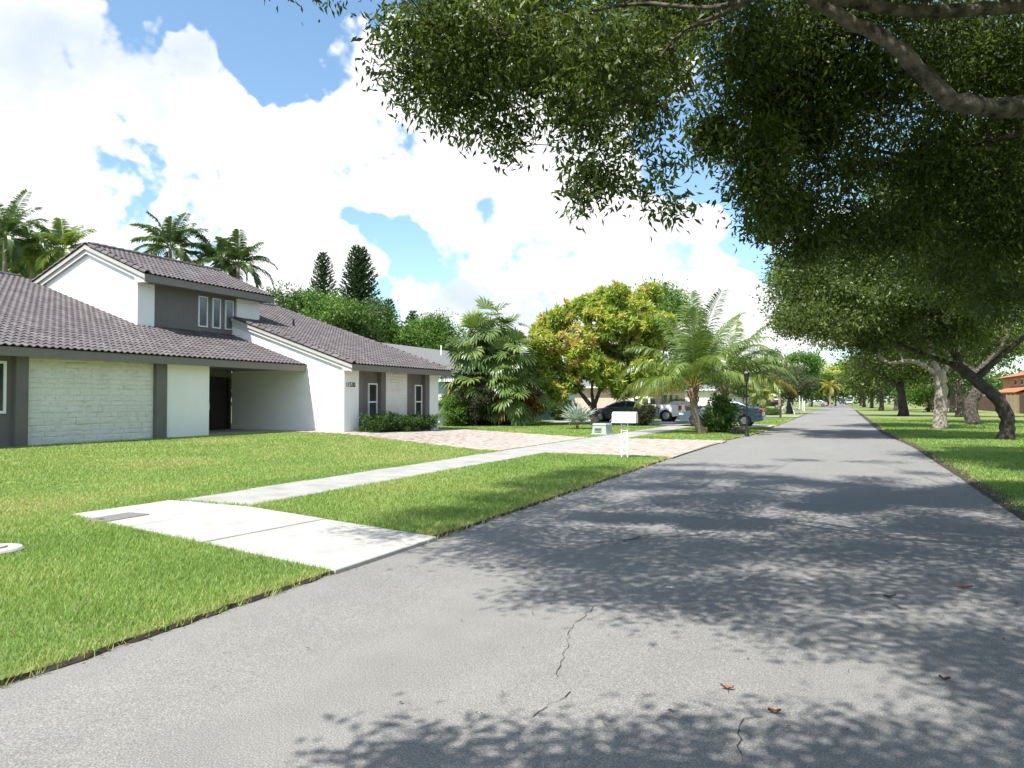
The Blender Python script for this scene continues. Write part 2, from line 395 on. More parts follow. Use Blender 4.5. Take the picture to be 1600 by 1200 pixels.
# ------------------------------------------------------------------ object helpers
def props(o, label=None, cat=None, group=None, kind=None):
    if label: o['label'] = label
    if cat: o['category'] = cat
    if group: o['group'] = group
    if kind: o['kind'] = kind
    return o
def thing(name, loc, label, cat, group=None, rz=0.0):
    e = bpy.data.objects.new(name, None)
    e.empty_display_size = 0.3
    COL.objects.link(e)
    e.location = loc
    e.rotation_euler = (0, 0, rz)
    return props(e, label, cat, group)
def world_of(o):
    m = Matrix.LocRotScale(o.location, o.rotation_euler, o.scale) if o.rotation_mode != 'QUATERNION' else Matrix.LocRotScale(o.location, o.rotation_quaternion, o.scale)
    return world_of(o.parent) @ m if o.parent else m
def put(name, me, parent=None, loc=None, mat=None):
    o = bpy.data.objects.new(name, me)
    COL.objects.link(o)
    if parent: o.parent = parent
    if loc is not None: o.location = loc
    return o
class MB:
    """collects shapes into one mesh"""
    def __init__(s): s.v = []; s.f = []
    def add(s, vs, fs):
        n = len(s.v)
        s.v += [tuple(p) for p in vs]
        s.f += [tuple(i + n for i in f) for f in fs]
        return s
    def box(s, a, c):
        x0, y0, z0 = [min(p, q) for p, q in zip(a, c)]; x1, y1, z1 = [max(p, q) for p, q in zip(a, c)]
        return s.add([(x0, y0, z0), (x1, y0, z0), (x1, y1, z0), (x0, y1, z0), (x0, y0, z1), (x1, y0, z1), (x1, y1, z1), (x0, y1, z1)],
                     [(3, 2, 1, 0), (4, 5, 6, 7), (0, 1, 5, 4), (1, 2, 6, 5), (2, 3, 7, 6), (3, 0, 4, 7)])
    def prism(s, pts, off):
        """polygon pts extruded by vector off"""
        n = len(pts); off = Vector(off)
        vs = [Vector(p) for p in pts] + [Vector(p) + off for p in pts]
        fs = [tuple(range(n))[::-1], tuple(range(n, 2 * n))] + [(i, (i + 1) % n, n + (i + 1) % n, n + i) for i in range(n)]
        return s.add(vs, fs)
    def tube(s, pts, rad, seg=8, caps=True, rough=0.0, rng=None):
        pts = [Vector(p) for p in pts]
        n = len(pts)
        if not hasattr(rad, '__len__'): rad = [rad] * n
        t0 = (pts[1] - pts[0]).normalized()
        ref = Vector((1, 0, 0)) if abs(t0.x) < 0.8 else Vector((0, 1, 0))
        base = len(s.v)
        for i in range(n):
            t = (pts[min(i + 1, n - 1)] - pts[max(i - 1, 0)]).normalized()
            u = (ref - t * ref.dot(t)).normalized(); ref = u
            w = t.cross(u)
            for k in range(seg):
                a = 2 * math.pi * k / seg
                r = rad[i] * (1 + (rng.uniform(-rough, rough) if rng else 0))
                s.v.append(tuple(pts[i] + (u * math.cos(a) + w * math.sin(a)) * r))
        for i in range(n - 1):
            for k in range(seg):
                a = base + i * seg + k; c = base + i * seg + (k + 1) % seg
                s.f.append((a, c, c + seg, a + seg))
        if caps:
            s.f.append(tuple(base + k for k in range(seg))[::-1])
            s.f.append(tuple(base + (n - 1) * seg + k for k in range(seg)))
        return s
    def lathe(s, prof, c=(0, 0, 0), seg=16, axis='z'):
        base = len(s.v); c = Vector(c)
        for (r, h) in prof:
            for k in range(seg):
                a = 2 * math.pi * k / seg
                p = (r * math.cos(a), r * math.sin(a), h)
                if axis == 'y': p = (p[0], h, p[1])
                if axis == 'x': p = (h, p[0], p[1])
                s.v.append(tuple(c + Vector(p)))
        for i in range(len(prof) - 1):
            for k in range(seg):
                a = base + i * seg + k; b2 = base + i * seg + (k + 1) % seg
                s.f.append((a, b2, b2 + seg, a + seg))
        s.f.append(tuple(base + k for k in range(seg))[::-1])
        s.f.append(tuple(base + (len(prof) - 1) * seg + k for k in range(seg)))
        return s
    def build(s, name, mat, parent=None, smooth=False, bevel=0.0, world=True, bseg=2):
        """vertices given in world space when parent is set and world is True"""
        me = bpy.data.meshes.new(name)
        vs = s.v
        if parent is not None and world:
            inv = world_of(parent).inverted()
            vs = [tuple(inv @ Vector(p)) for p in vs]
        me.from_pydata(vs, [], s.f)
        bm = bmesh.new(); bm.from_mesh(me)
        bmesh.ops.recalc_face_normals(bm, faces=bm.faces)
        if bevel:
            es = [e for e in bm.edges if len(e.link_faces) == 2 and e.calc_face_angle(0) > 0.5]
            bmesh.ops.bevel(bm, geom=es, offset=bevel, segments=bseg, profile=0.5, affect='EDGES', clamp_overlap=True)
        bm.to_mesh(me); bm.free()
        if smooth:
            for p in me.polygons: p.use_smooth = True
            if bevel or smooth == 'auto':
                me.set_sharp_from_angle(angle=R(40))
        me.materials.append(M[mat])
        return put(name, me, parent)
def np_mesh(name, V, k, mat, var=None, smooth=False):
    """V: (n*k,3) vertices, every k consecutive ones one face"""
    n = len(V) // k
    me = bpy.data.meshes.new(name)
    me.vertices.add(len(V)); me.vertices.foreach_set('co', np.asarray(V, dtype=np.float32).ravel())
    me.loops.add(n * k); me.loops.foreach_set('vertex_index', np.arange(n * k, dtype=np.int32))
    me.polygons.add(n); me.polygons.foreach_set('loop_start', np.arange(0, n * k, k, dtype=np.int32))
    me.update(calc_edges=True)
    if var is not None:
        a = me.attributes.new('var', 'FLOAT', 'FACE'); a.data.foreach_set('value', np.asarray(var, dtype=np.float32))
    me.materials.append(M[mat])
    return me
def unit(a):
    return a / np.maximum(np.linalg.norm(a, axis=1, keepdims=True), 1e-6)
def leaves(P, D, S, wr, rng, fold=0.12):
    """kite-shaped leaf at P along D, length S"""
    N = len(P)
    D = unit(D)
    side = unit(np.cross(D, unit(rng.normal(size=(N, 3)))))
    nor = np.cross(D, side)
    S = S[:, None]
    mid = P + D * S * 0.42 + nor * S * fold * 0.5
    w = S * wr * 0.5
    V = np.empty((N, 4, 3))
    V[:, 0] = P; V[:, 1] = mid + side * w; V[:, 2] = P + D * S - nor * S * fold; V[:, 3] = mid - side * w
    return V.reshape(-1, 3)

# ------------------------------------------------------------------ terrain
def sm(a, b, x):
    t = min(1.0, max(0.0, (x - a) / (b - a)))
    return t * t * (3 - 2 * t)
def eL(y): return -4.28 + 0.66 * sm(27, 37, y)
def eR(y): return 2.18 - 0.5 * sm(26, 42, y)
def gz(x, y):
    """height of the lawns"""
    g = 0.27 * (1 - sm(23, 33, y)) + 0.05 * sm(23, 33, y)
    return 0.02 + g * sm(-10.0, -20.0, x) if x < 0 else 0.02
nprng = np.random.default_rng(11)
random.seed(5)

def grid_mesh(name, rows, mat):
    v = []; f = []
    w = len(rows[0])
    for r in rows: v += r
    for i in range(len(rows) - 1):
        for k in range(w - 1):
            a = i * w + k
            f.append((a, a + 1, a + 1 + w, a + w))
    me = bpy.data.meshes.new(name); me.from_pydata(v, [], f); me.materials.append(M[mat])
    return me
ys = [-900, -300, -120, -60, -30, -15, -8] + [-4 + i * 1.0 for i in range(0, 65)] + [63, 66, 70, 75, 80, 90, 100, 120, 150, 200, 260, 350, 500, 900, 2500]
offs = [0.0, 0.07, 0.4, 1.2, 2.2, 3.6, 5.3, 6.2, 7.5, 8.8, 10, 11.5, 13, 14.5, 16, 18, 21, 26, 40, 80, 200, 600, 2000]
rows = []
for y in ys:
    L = [(eL(y) - o, y, (gz(eL(y) - o, y) if o > 0 else -0.06)) for o in offs][::-1]
    Rr = [(eR(y) + o, y, (0.02 if o > 0 else -0.06)) for o in offs]
    rows.append(L + Rr)
props(put('ground', grid_mesh('ground', rows, 'turf_soil')), kind='structure')

# road, with slightly ragged edges
rows = []
yr = [-60, -30, -15, -8] + [-4 + i * 0.25 for i in range(0, 4 * 70)] + [66 + i * 4 for i in range(0, 70)]
rr = random.Random(3)
for y in yr:
    jl = rr.uniform(-0.035, 0.03); jr = rr.uniform(-0.05, 0.05)
    l, r_ = eL(y) - 0.03 + jl, eR(y) + 0.03 + jr
    rows.append([(l + (r_ - l) * t, y, 0.012 * math.sin(math.pi * t) - 0.0) for t in (0, .1, .25, .5, .75, .9, 1)])
road = props(put('road', grid_mesh('road', rows, 'asphalt')), kind='structure')
# cracks in the asphalt
def crackline(pts, w, seed):
    rg = random.Random(seed); mb = MB()
    P = []
    for a, c in zip(pts[:-1], pts[1:]):
        a = Vector(a); c = Vector(c); n = max(3, int((c - a).length / 0.06))
        for i in range(n):
            p = a.lerp(c, i / n)
            P.append(p + Vector((rg.uniform(-.018, .018), rg.uniform(-.018, .018), 0)))
    for i in range(len(P) - 1):
        d = (P[i + 1] - P[i]).normalized(); s = Vector((-d.y, d.x, 0)) * w * rg.uniform(0.25, 1)
        z0 = 0.0165
        mb.add([(P[i] - s).to_tuple()[:2] + (z0,), (P[i] + s).to_tuple()[:2] + (z0,), (P[i + 1] + s).to_tuple()[:2] + (z0,), (P[i + 1] - s).to_tuple()[:2] + (z0,)], [(0, 1, 2, 3)])
    return mb
def gp(px, py): p = gnd(px, py); return (p.x, p.y, 0)
for i, (pts, w) in enumerate([([(868, 1062), (885, 1010), (890, 985), (930, 950), (980, 930)], 0.0026),
                              ([(820, 1130), (900, 1080)], 0.003),
                              ([(915, 852), (970, 846), (1030, 842), (1085, 838), (1128, 832)], 0.009),
                              ([(965, 850), (1000, 840), (1020, 836)], 0.010),
                              ([(1165, 1195), (1150, 1150), (1165, 1130), (1200, 1118)], 0.003),
                              ([(1330, 938), (1375, 930), (1400, 935)], 0.006), ([(1395, 948), (1435, 962)], 0.006)]):
    crackline([gp(*p) for p in pts], w, i).build('crack', 'crack', road)
# dark soil and litter along both road edges
def edge_strip(name, fx, side, y0, y1, w, seed):
    rg = random.Random(seed); rows = []
    y = y0
    while y < y1:
        x = fx(y)
        a = x + side * (-0.012 + rg.uniform(-0.02, 0.02)); c = x + side * (w * rg.uniform(0.6, 1.2))
        rows.append([(a, y, 0.008), ((a + c) / 2, y, 0.030 + rg.uniform(0, .012)), (c, y, 0.026)])
        y += 0.13 if y < 40 else 1.0
    return props(put(name, grid_mesh(name, rows, 'soil')), kind='structure')
edge_strip('soil_edge', eL, -1, 1.0, 90, 0.015, 4)
edge_strip('soil_edge', eR, 1, 4.0, 120, 0.35, 5)

# sidewalk slabs
SW0, SW1 = -9.5, -8.0
walk = thing('sidewalk', (-8.75, 20, 0), None, None); walk['kind'] = 'structure'
rg = random.Random(8)
y = 8.35
while y < 96:
    dy = 1.52
    dz = rg.uniform(-0.004, 0.006)
    MB().box((SW0, y, -0.08), (SW1, y + dy - 0.022, 0.036 + dz)).build('slab', 'concrete', walk, bevel=0.008, bseg=1)
    y += dy
props(walk, kind='structure')
# concrete apron from the road to the sidewalk: three slabs
apron = thing('concrete_apron', (-7, 7, 0), None, None); apron['kind'] = 'structure'
A0, A1 = gnd(520, 897), gnd(688, 850)      # road end
B0, B1 = gnd(112, 809), gnd(262, 783)      # lawn end, far corners
C1 = gnd(372, 797)
def lerp(a, c, t): return Vector(a).lerp(Vector(c), t)
A0.x, A1.x = -4.25, -4.22
A1.y = 7.32; A0.y = 5.52
C1 = Vector((-8.0, 8.28, 0)); B0 = Vector((-9.62, 6.72, 0)); B1 = Vector((-9.55, 8.33, 0))
top = 0.042
cuts = [0.0, 0.40, 0.70, 1.0]
near = [A0, B0]; far = [A1, C1]
fcut = [0.0, 0.52, 0.97, 1.30]
gap = 0.006
def fp(t): return lerp(A1, C1, t) if t <= 1 else Vector((-8.0 - (t - 1) / 0.3 * 1.55, 8.31, 0))
for i in range(3):
    g = 0.004
    pts = [lerp(A0, B0, cuts[i] + (g if i else 0)), lerp(A0, B0, cuts[i + 1] - (g if i < 2 else 0))]
    fps = [fp(fcut[i + 1] - (g if i < 2 else 0))]
    if i == 2: fps.append(fp(1.0))
    fps.append(fp(fcut[i] + (g if i else 0)))
    pts += fps
    zt = top + (0.0, 0.004, -0.002)[i]
    MB().prism([(p.x, p.y, -0.08) for p in pts], (0, 0, 0.08 + zt)).build('slab', 'concrete_fresh', apron, bevel=0.008, bseg=1)
# iron utility cover let into the apron
p = gnd(184, 813)
cv = thing('utility_cover', (p.x, p.y, 0.04), 'dark rectangular iron utility cover let into the pale concrete apron', 'cover')
MB().box((p.x - .20, p.y - .33, 0.02), (p.x + .20, p.y + .33, 0.052)).build('lid', 'cover_iron', cv, bevel=0.006, bseg=1)
MB().box((p.x - .035, p.y - .28, 0.045), (p.x + .035, p.y - .22, 0.056)).build('lift_hole', 'black_metal', cv)
# round concrete cover in the verge
p = gnd(-12, 867)
rc = thing('concrete_cover', (p.x, p.y, 0.02), 'round white concrete cover set in the grass verge', 'cover')
MB().lathe([(0.28, -0.05), (0.28, 0.03), (0.26, 0.05), (0.02, 0.058)], (p.x, p.y, 0.02), 28).build('collar', 'concrete_fresh', rc, smooth='auto')
MB().lathe([(0.13, 0.04), (0.125, 0.07), (0.02, 0.072)], (p.x, p.y, 0.02), 20).build('lid', 'concrete_fresh', rc, smooth='auto')

# paver driveway
DRV_IN = [(-9.52, 20.35), (-10.3, 20.75), (-14.0, 22.35), (-17.6, 23.55), (-20.9, 23.5), (-20.9, 24.66), (-18.55, 24.66), (-18.55, 32.4), (-17.6, 33.2), (-14.0, 31.3), (-9.52, 29.0)]
DRV_OUT = [(-4.22, 20.1), (-4.6, 20.15), (-7.98, 20.2), (-7.98, 28.9), (-4.06, 29.0), (-4.15, 26)]
def inpoly(x, y, poly):
    c = False; n = len(poly)
    for i in range(n):
        (x0, y0), (x1, y1) = poly[i], poly[i - 1]
        if (y0 > y) != (y1 > y) and x < (x1 - x0) * (y - y0) / (y1 - y0) + x0: c = not c
    return c
def inpoly_np(x, y, poly):
    c = np.zeros(len(x), bool); n = len(poly)
    for i in range(n):
        (x0, y0), (x1, y1) = poly[i], poly[i - 1]
        if y0 == y1: continue
        c ^= ((y0 > y) != (y1 > y)) & (x < (x1 - x0) * (y - y0) / (y1 - y0) + x0)
    return c
drive = thing('driveway', (-12, 25, 0), None, None); drive['kind'] = 'structure'
for poly, nm in ((DRV_IN, 'bed'), (DRV_OUT, 'bed')):
    bm = bmesh.new()
    vs = [bm.verts.new((x, y, 0)) for x, y in poly]
    f = bm.faces.new(vs)
    for e in range(3):
        bmesh.ops.triangulate(bm, faces=bm.faces[:])
        bmesh.ops.subdivide_edges(bm, edges=[e for e in bm.edges if e.calc_length() > 1.2], cuts=1)
    for v in bm.verts: v.co.z = gz(v.co.x, v.co.y) + 0.012
    me = bpy.data.meshes.new(nm); bm.to_mesh(me); bm.free(); me.materials.append(M['sand'])
    put(nm, me, drive, -drive.location)
PV = []; PVAR = []
PL, PW = 0.30, 0.20
for poly, x0, x1 in ((DRV_IN, -21.2, -9.5), (DRV_OUT, -8.0, -4.0)):
    nx = int((x1 - x0) / PW)
    for i in range(nx):
        for k in range(int(14 / PL)):
            cx = x0 + (i + .5) * PW; cyy = 20.0 + (k + .5 + (0.5 if i % 2 else 0)) * PL
            if not inpoly(cx, cyy, poly): continue
            h = 0.030 + random.uniform(-.003, .004)
            z = gz(cx, cyy)
            a, c = PW / 2 - .005, PL / 2 - .005
            a2, c2 = a - .006, c - .006
            zt, zs, zb = z + h, z + h - .006, z
            T = [(-a2, -c2, zt), (a2, -c2, zt), (a2, c2, zt), (-a2, c2, zt)]
            S_ = [(-a, -c, zs), (a, -c, zs), (a, c, zs), (-a, c, zs)]
            Bq = [(-a, -c, zb), (a, -c, zb), (a, c, zb), (-a, c, zb)]
            fs = [T] + [[S_[q], S_[(q + 1) % 4], T[(q + 1) % 4], T[q]] for q in range(4)] + [[Bq[q], Bq[(q + 1) % 4], S_[(q + 1) % 4], S_[q]] for q in range(4)]
            for q in fs:
                PV += [(cx + u, cyy + w, zz) for u, w, zz in q]
            PVAR += [random.random()] * len(fs)
PV = np.array(PV) - np.array(drive.location)
props(put('pavers', np_mesh('pavers', PV, 4, 'paver', PVAR), drive), kind='stuff')
# neighbour's concrete drive, further drives
def flat(name, poly, z, mat):
    me = bpy.data.meshes.new(name); me.from_pydata([(x, y, gz(x, y) * 0 + z) for x, y in poly], [], [tuple(range(len(poly)))]); me.materials.append(M[mat])
    return props(put(name, me), kind='structure')
flat('driveway', [(-3.72, 43.0), (-3.68, 47.2), (-10, 47.4), (-10, 54.2), (-19.5, 54.2), (-19.5, 47.6), (-11, 44.4)], 0.075, 'concrete_old')
flat('driveway', [(-3.64, 71), (-3.64, 76), (-16, 76), (-16, 71)], 0.06, 'concrete')
flat('driveway', [(-3.64, 104), (-3.64, 109), (-14, 109), (-14, 104)], 0.06, 'concrete')

# ------------------------------------------------------------------ grass blades
GV = []; GVAR = []
def grass(x0, x1, y0, y1, base, excl, seed, hmul=1.0, ref=8.0, cap=3200, dmax=70, straw=None, zadd=0.0, bright=0.0):
    rg = np.random.default_rng(seed)
    step = 2.0
    x = x0
    while x < x1:
        xe = min(x1, x + step)
        yy = y0
        while yy < y1:
            ye = min(y1, yy + step)
            cx, cyy = (x + xe) / 2, (yy + ye) / 2
            d = math.hypot(cx, cyy)
            if d < dmax and (inframe(cx, cyy, 1.35) or inframe(x, yy, 1.3) or inframe(xe, ye, 1.3)):
                den = min(cap, base * (ref / max(d, 1)) ** 1.55)
                n = rg.poisson(den * (xe - x) * (ye - yy))
                px = rg.uniform(x, xe, n); py = rg.uniform(yy, ye, n)
                keep = np.ones(n, bool)
                for e in excl: keep &= ~inpoly_np(px, py, e)
                el = np.array([eL(q) for q in py]); er = np.array([eR(q) for q in py])
                keep &= (px < el + rg.normal(-.01, .035, n)) | (px > er + 0.04 + np.abs(rg.normal(.10, .10, n)) * (d < 45))
                px, py, el, er = px[keep], py[keep], el[keep], er[keep]
                n = len(px)
                if n:
                    z = np.array([gz(a, c) for a, c in zip(px, py)]) + zadd
                    dd = np.maximum(d, 4)
                    patch = 0.5 + 0.5 * np.sin(px * 1.3 + 2 * np.sin(py * .7)) * np.sin(py * 1.1 + 1.7 * np.sin(px * .9))
                    h = rg.uniform(0.022, 0.055, n) * hmul * (0.85 + 0.3 * patch)
                    w = np.maximum(0.0038, 0.00068 * dd) * rg.uniform(.8, 1.3, n)
                    a = rg.uniform(0, 2 * np.pi, n)
                    le = rg.uniform(0.2, 1.5, n) * h
                    b2 = a + rg.normal(0, .6, n) + np.pi / 2
                    V = np.empty((n, 3, 3))
                    V[:, 0, 0] = px - np.cos(a) * w; V[:, 0, 1] = py - np.sin(a) * w; V[:, 0, 2] = z - .01
                    V[:, 1, 0] = px + np.cos(a) * w; V[:, 1, 1] = py + np.sin(a) * w; V[:, 1, 2] = z - .01
                    V[:, 2, 0] = px + np.cos(b2) * le; V[:, 2, 1] = py + np.sin(b2) * le; V[:, 2, 2] = z + h
                    GV.append(V.reshape(-1, 3))
                    edgef = np.clip(1 - np.abs(px - np.where(px < 0, el, er)) / 0.30, 0, 1)
                    dry = np.clip(np.sin(px * .83 + 1.1) * np.sin(py * .61 + .4) * 1.6 - .55, 0, 1)
                    var = 0.27 + 0.26 * patch + rg.normal(0, .14, n) + bright + .22 * dry + edgef * rg.uniform(0.0, .6, n)
                    if straw is not None: var += straw
                    var = np.where(rg.random(n) < 0.05, var + .35, var)
                    GVAR.append(np.clip(var, 0, 1))
            yy = ye
        x = xe
def rect(x0, y0, x1, y1): return [(x0, y0), (x1, y0), (x1, y1), (x0, y1)]
APR = [(A0.x, A0.y), (B0.x, B0.y), (B1.x, B1.y), (C1.x, C1.y), (A1.x, A1.y)]
NDRV = [(-3.72, 43.0), (-3.68, 47.2), (-10, 47.4), (-10, 54.2), (-19.5, 54.2), (-19.5, 47.6), (-11, 44.4)]
EX = [APR, rect(-9.47, 8.4, -8.03, 96), DRV_IN, DRV_OUT, NDRV, rect(-60, 5, -20.95, 20.2), rect(-60, 20, -21.2, 24.7), rect(-60, 24.6, -18.5, 32.9), rect(-60, 37.8, -20.9, 62)]
grass(-10.2, -4.2, 1.5, 20.5, 5200, EX, 1, 1.1, 8, 5600)
grass(-21.2, -9.4, 2.0, 26.0, 4400, EX, 2, 0.9, 8, 4200, bright=0.10)
grass(-22, -3.5, 28.5, 47.5, 4200, EX, 3, 1.0, 8, 3000)
grass(-20, -3.5, 47.5, 70, 3000, EX, 4, 1.1, 8, 2000)
grass(2.0, 16, 6.0, 70, 3000, EX, 5, 1.0, 8, 3000, bright=-.06)
grass(2.0, 8, 3.0, 8.0, 3000, EX, 6, 1.0, 8, 3000, bright=-.06)
GV = np.concatenate(GV); GVAR = np.concatenate(GVAR)
props(put('grass', np_mesh('grass', GV, 3, 'grass_blade', GVAR)), 'short green lawn grass beside the road', 'grass', kind='stuff')
print('grass blades', len(GVAR))

# ------------------------------------------------------------------ the white house
house = thing('house', (-24.0, 20.0, 0.1), 'white and grey house with dark tiled roofs and a raised gable tower', 'house')
SL = 0.336
XE, ZE, XR = -20.57, 3.06, -31.5          # main eave, ridge
WXE, WXR = -18.1, -29.5                    # wing eave, ridge
WY0, WY1 = 24.67, y_at(685, -18.6)         # wing side walls
TXE, TZE, TXR, TSL = -24.0, 6.38, -27.4, 0.41
TY0, TY1 = 19.78, 26.25
XW, XWW, XT = -21.0, -18.6, -24.6
zmain = lambda x: ZE + SL * (XE - x)
zwing = lambda x: ZE + SL * (WXE - x)
ztow = lambda x: TZE + TSL * (TXE - x)
def hb(name, a, c, mat, bevel=0.0): return MB().box(a, c).build(name, mat, house, bevel=bevel, bseg=1)
# main block walls
P0, P1, P2, P3 = y_at(20, XW), y_at(40, XW), y_at(240.5, XW), y_at(257, XW)
PE = 19.87
hb('wall', (XW - .25, 4.0, -.3), (XW - .02, P0 + .05, 2.95), 'stucco_grey')
hb('pillar', (XW - .2, P0, -.3), (XW + .14, P1, 2.93), 'stucco_grey', .01)
hb('wall', (XW - .25, P1 - .05, -.3), (XW - .035, P2 + .05, 2.94), 'painted_stone')
hb('pillar', (XW - .2, P2, -.3), (XW + .14, P3, 2.93), 'stucco_grey', .01)
hb('wall', (XW - .25, P3 - .02, -.3), (XW + .04, PE, 2.92), 'stucco_white')
hb('wall', (-24.7, PE - .22, -.3), (XW - .25, PE, 2.93), 'stucco_white')
hb('wall', (-24.95, PE - .2, -.3), (-24.7, WY0, 3.9), 'stucco_grey')
hb('wall', (XR, 4.0, -.3), (XW - .25, 4.2, 2.95), 'stucco_white')
hb('porch_floor', (-24.7, PE, -.3), (-20.95, WY0, 0.31), 'concrete')
hb('porch_ceiling', (-24.7, PE, 2.86), (XE - .06, WY0, 2.91), 'fascia')
# entry door
door = hb('door', (-24.7, 22.45, .31), (-24.62, 24.35, 2.45), 'door_black', .01)
hb_frame = MB()
hb_frame.box((-24.7, 22.30, .31), (-24.58, 22.45, 2.57)).box((-24.7, 24.35, .31), (-24.58, 24.5, 2.57)).box((-24.7, 22.45, 2.45), (-24.58, 24.35, 2.57))
hb_frame.build('door_frame', 'door_black', door)
MB().box((-24.62, 23.37, .34), (-24.605, 23.42, 2.43)).build('meeting_stile', 'black_metal', door)
for yy in (22.6, 23.55):
    for z0, z1 in ((.5, 1.1), (1.25, 2.15)):
        MB().box((-24.62, yy, z0), (-24.600, yy + .65, z1)).build('door_panel', 'door_black', door, bevel=.012, bseg=1)
MB().tube([(-24.56, 23.3, 1.15), (-24.56, 23.3, 1.45)], .015).box((-24.62, 23.285, 1.17), (-24.56, 23.315, 1.2)).box((-24.62, 23.285, 1.40), (-24.56, 23.315, 1.43)).build('handle', 'alloy', door)
# wing walls
def gable(name, y0, y1, xa, xb, zf, mat, top=.09, peak=None):
    pts = [(xa, y0, -.3), (xa, y0, zf(xa) - top)]
    pts += [(xb, y0, zf(xb) - top), (xb, y0, -.3)]
    return MB().prism(pts, (0, y1 - y0, 0)).build(name, mat, house)
gable('wall', WY0, WY0 + .2, XWW - .22, XT - .08, zwing, 'stucco_white')
gable('wall', WY1 - .2, WY1, XWW - .22, WXR, zwing, 'stucco_white')
G0, G1, G2, G3 = y_at(560.7, XWW), y_at(604, XWW), y_at(637, XWW), y_at(671.7, XWW)
zt = 3.0
hb('wall', (XWW - .22, WY0, -.3), (XWW, G0, zt), 'stucco_white')
hb('wall', (XWW - .22, G3, -.3), (XWW, WY1, zt), 'stucco_white')
hb('wall', (XWW - .40, G0, -.3), (XWW - .24, G1, zt), 'stucco_grey')
hb('wall', (XWW - .40, G2, -.3), (XWW - .24, G3, zt), 'stucco_grey')
hb('wall', (XWW - .22, G1, -.3), (XWW - .035, G2, zt), 'painted_stone')
for a in (G0, G1 - .36, G2, G3 - .36):
    hb('pilaster', (XWW - .235, a + .003, -.3), (XWW - .03, a + .357, zt - .01), 'stucco_grey', .008)
# tower walls
pts = [(XT, TY0, 4.0), (XT, TY0, ztow(XT) - .09), (TXR, TY0, ztow(TXR) - .09), (-30.9, TY0, ztow(TXR) - .09 - TSL * 3.5), (-30.9, TY0, 4.0)]
MB().prism(pts, (0, .2, 0)).build('wall', 'stucco_white', house)
MB().prism([(x, TY1 - .2, z) for x, y, z in pts], (0, .2, 0)).build('wall', 'stucco_white', house)
T0, T1 = y_at(240, XT), y_at(367, XT - .1)
hb('wall', (XT - .25, TY0 + .2, 4.0), (XT, T0, 6.55), 'stucco_white')
hb('wall', (XT - .25, T1, 4.0), (XT, TY1 - .2, 6.55), 'stucco_white')
hb('wall', (XT - .3, T0, 4.0), (XT - .1, T1, 6.56), 'stucco_grey')
# windows (facing the street)
def window(x, y0, y1, z0, z1, fw=.055, bar=None, glass='window_glass', parent=None):
    parent = parent or house
    mb = MB()
    mb.box((x, y0, z0), (x + .05, y0 + fw, z1)).box((x, y1 - fw, z0), (x + .05, y1, z1))
    mb.box((x, y0 + fw, z0), (x + .048, y1 - fw, z0 + fw)).box((x, y0 + fw, z1 - fw), (x + .048, y1 - fw, z1))
    if bar: mb.box((x, y0 + fw, bar - .03), (x + .044, y1 - fw, bar + .03))
    w = mb.build('window', 'white_paint', parent)
    if bar:
        MB().box((x, y0 + fw, z0 + fw), (x + .012, y1 - fw, bar - .03)).build('pane', glass, w)
        MB().box((x, y0 + fw, bar + .03), (x + .016, y1 - fw, z1 - fw)).build('pane', glass, w)
    else:
        MB().box((x, y0 + fw, z0 + fw), (x + .014, y1 - fw, z1 - fw)).build('pane', glass, w)
    return w
window(XWW - .24, y_at(574.5, XWW - .24), y_at(588.5, XWW - .24), 0.75, 2.32, .06, 1.50)
window(XWW - .24, y_at(647.5, XWW - .24), y_at(658.5, XWW - .24), 0.75, 2.32, .06, 1.50)
window(XW - .02, 11.55, y_at(9, XW), 1.22, 2.66, .07, None)
for a, c in ((308, 322.5), (330, 343), (350, 363)):
    window(XT - .1, y_at(a, XT - .1), y_at(c, XT - .1), 4.68, 5.98, .05, None, 'window_glass_pale')
# house number
cu = bpy.data.curves.new('house_number', 'FONT'); cu.body = '11530'; cu.size = 0.28; cu.extrude = 0.012; cu.align_x = 'CENTER'; cu.space_character = 0.9
to = bpy.data.objects.new('tmp', cu); COL.objects.link(to)
bpy.context.view_layer.update()
me = bpy.data.meshes.new_from_object(to.evaluated_get(bpy.context.evaluated_depsgraph_get()))
bpy.data.objects.remove(to, do_unlink=True)
me.materials.clear(); me.materials.append(M['number_metal'])
num = put('house_number', me, house)
num.matrix_local = world_of(house).inverted() @ Matrix(((0, 0, 1, XWW + .01), (1, 0, 0, y_at(547.5, XWW)), (0, 1, 0, 2.13), (0, 0, 0, 1)))
num['label'] = 'dark house number 11530 on the white wall'
# rough stone facing
def stone_mesh(seed):
    rg = random.Random(seed)
    j = lambda s: rg.uniform(-s, s)
    b_ = [(0, 0, 0), (0, 1, 0), (0, 1, 1), (0, 0, 1)]
    f1 = [(.7 + j(.12), .0 + abs(j(.02)), .03 + j(.03)), (.7 + j(.12), 1 - abs(j(.02)), .03 + j(.03)), (.7 + j(.12), 1 - abs(j(.02)), .97 + j(.03)), (.7 + j(.12), abs(j(.02)), .97 + j(.03))]
    f2 = [(1 + j(.25), .12 + j(.05), .18 + j(.08)), (1 + j(.25), .88 + j(.05), .18 + j(.08)), (1 + j(.25), .88 + j(.05), .82 + j(.08)), (1 + j(.25), .12 + j(.05), .82 + j(.08))]
    v = b_ + f1 + f2
    f = [(0, 1, 5, 4), (1, 2, 6, 5), (2, 3, 7, 6), (3, 0, 4, 7), (4, 5, 9, 8), (5, 6, 10, 9), (6, 7, 11, 10), (7, 4, 8, 11), (8, 9, 10, 11)]
    me = bpy.data.meshes.new('stone'); me.from_pydata(v, [], f); me.materials.append(M['painted_stone'])
    return me
SM = [stone_mesh(i) for i in range(6)]
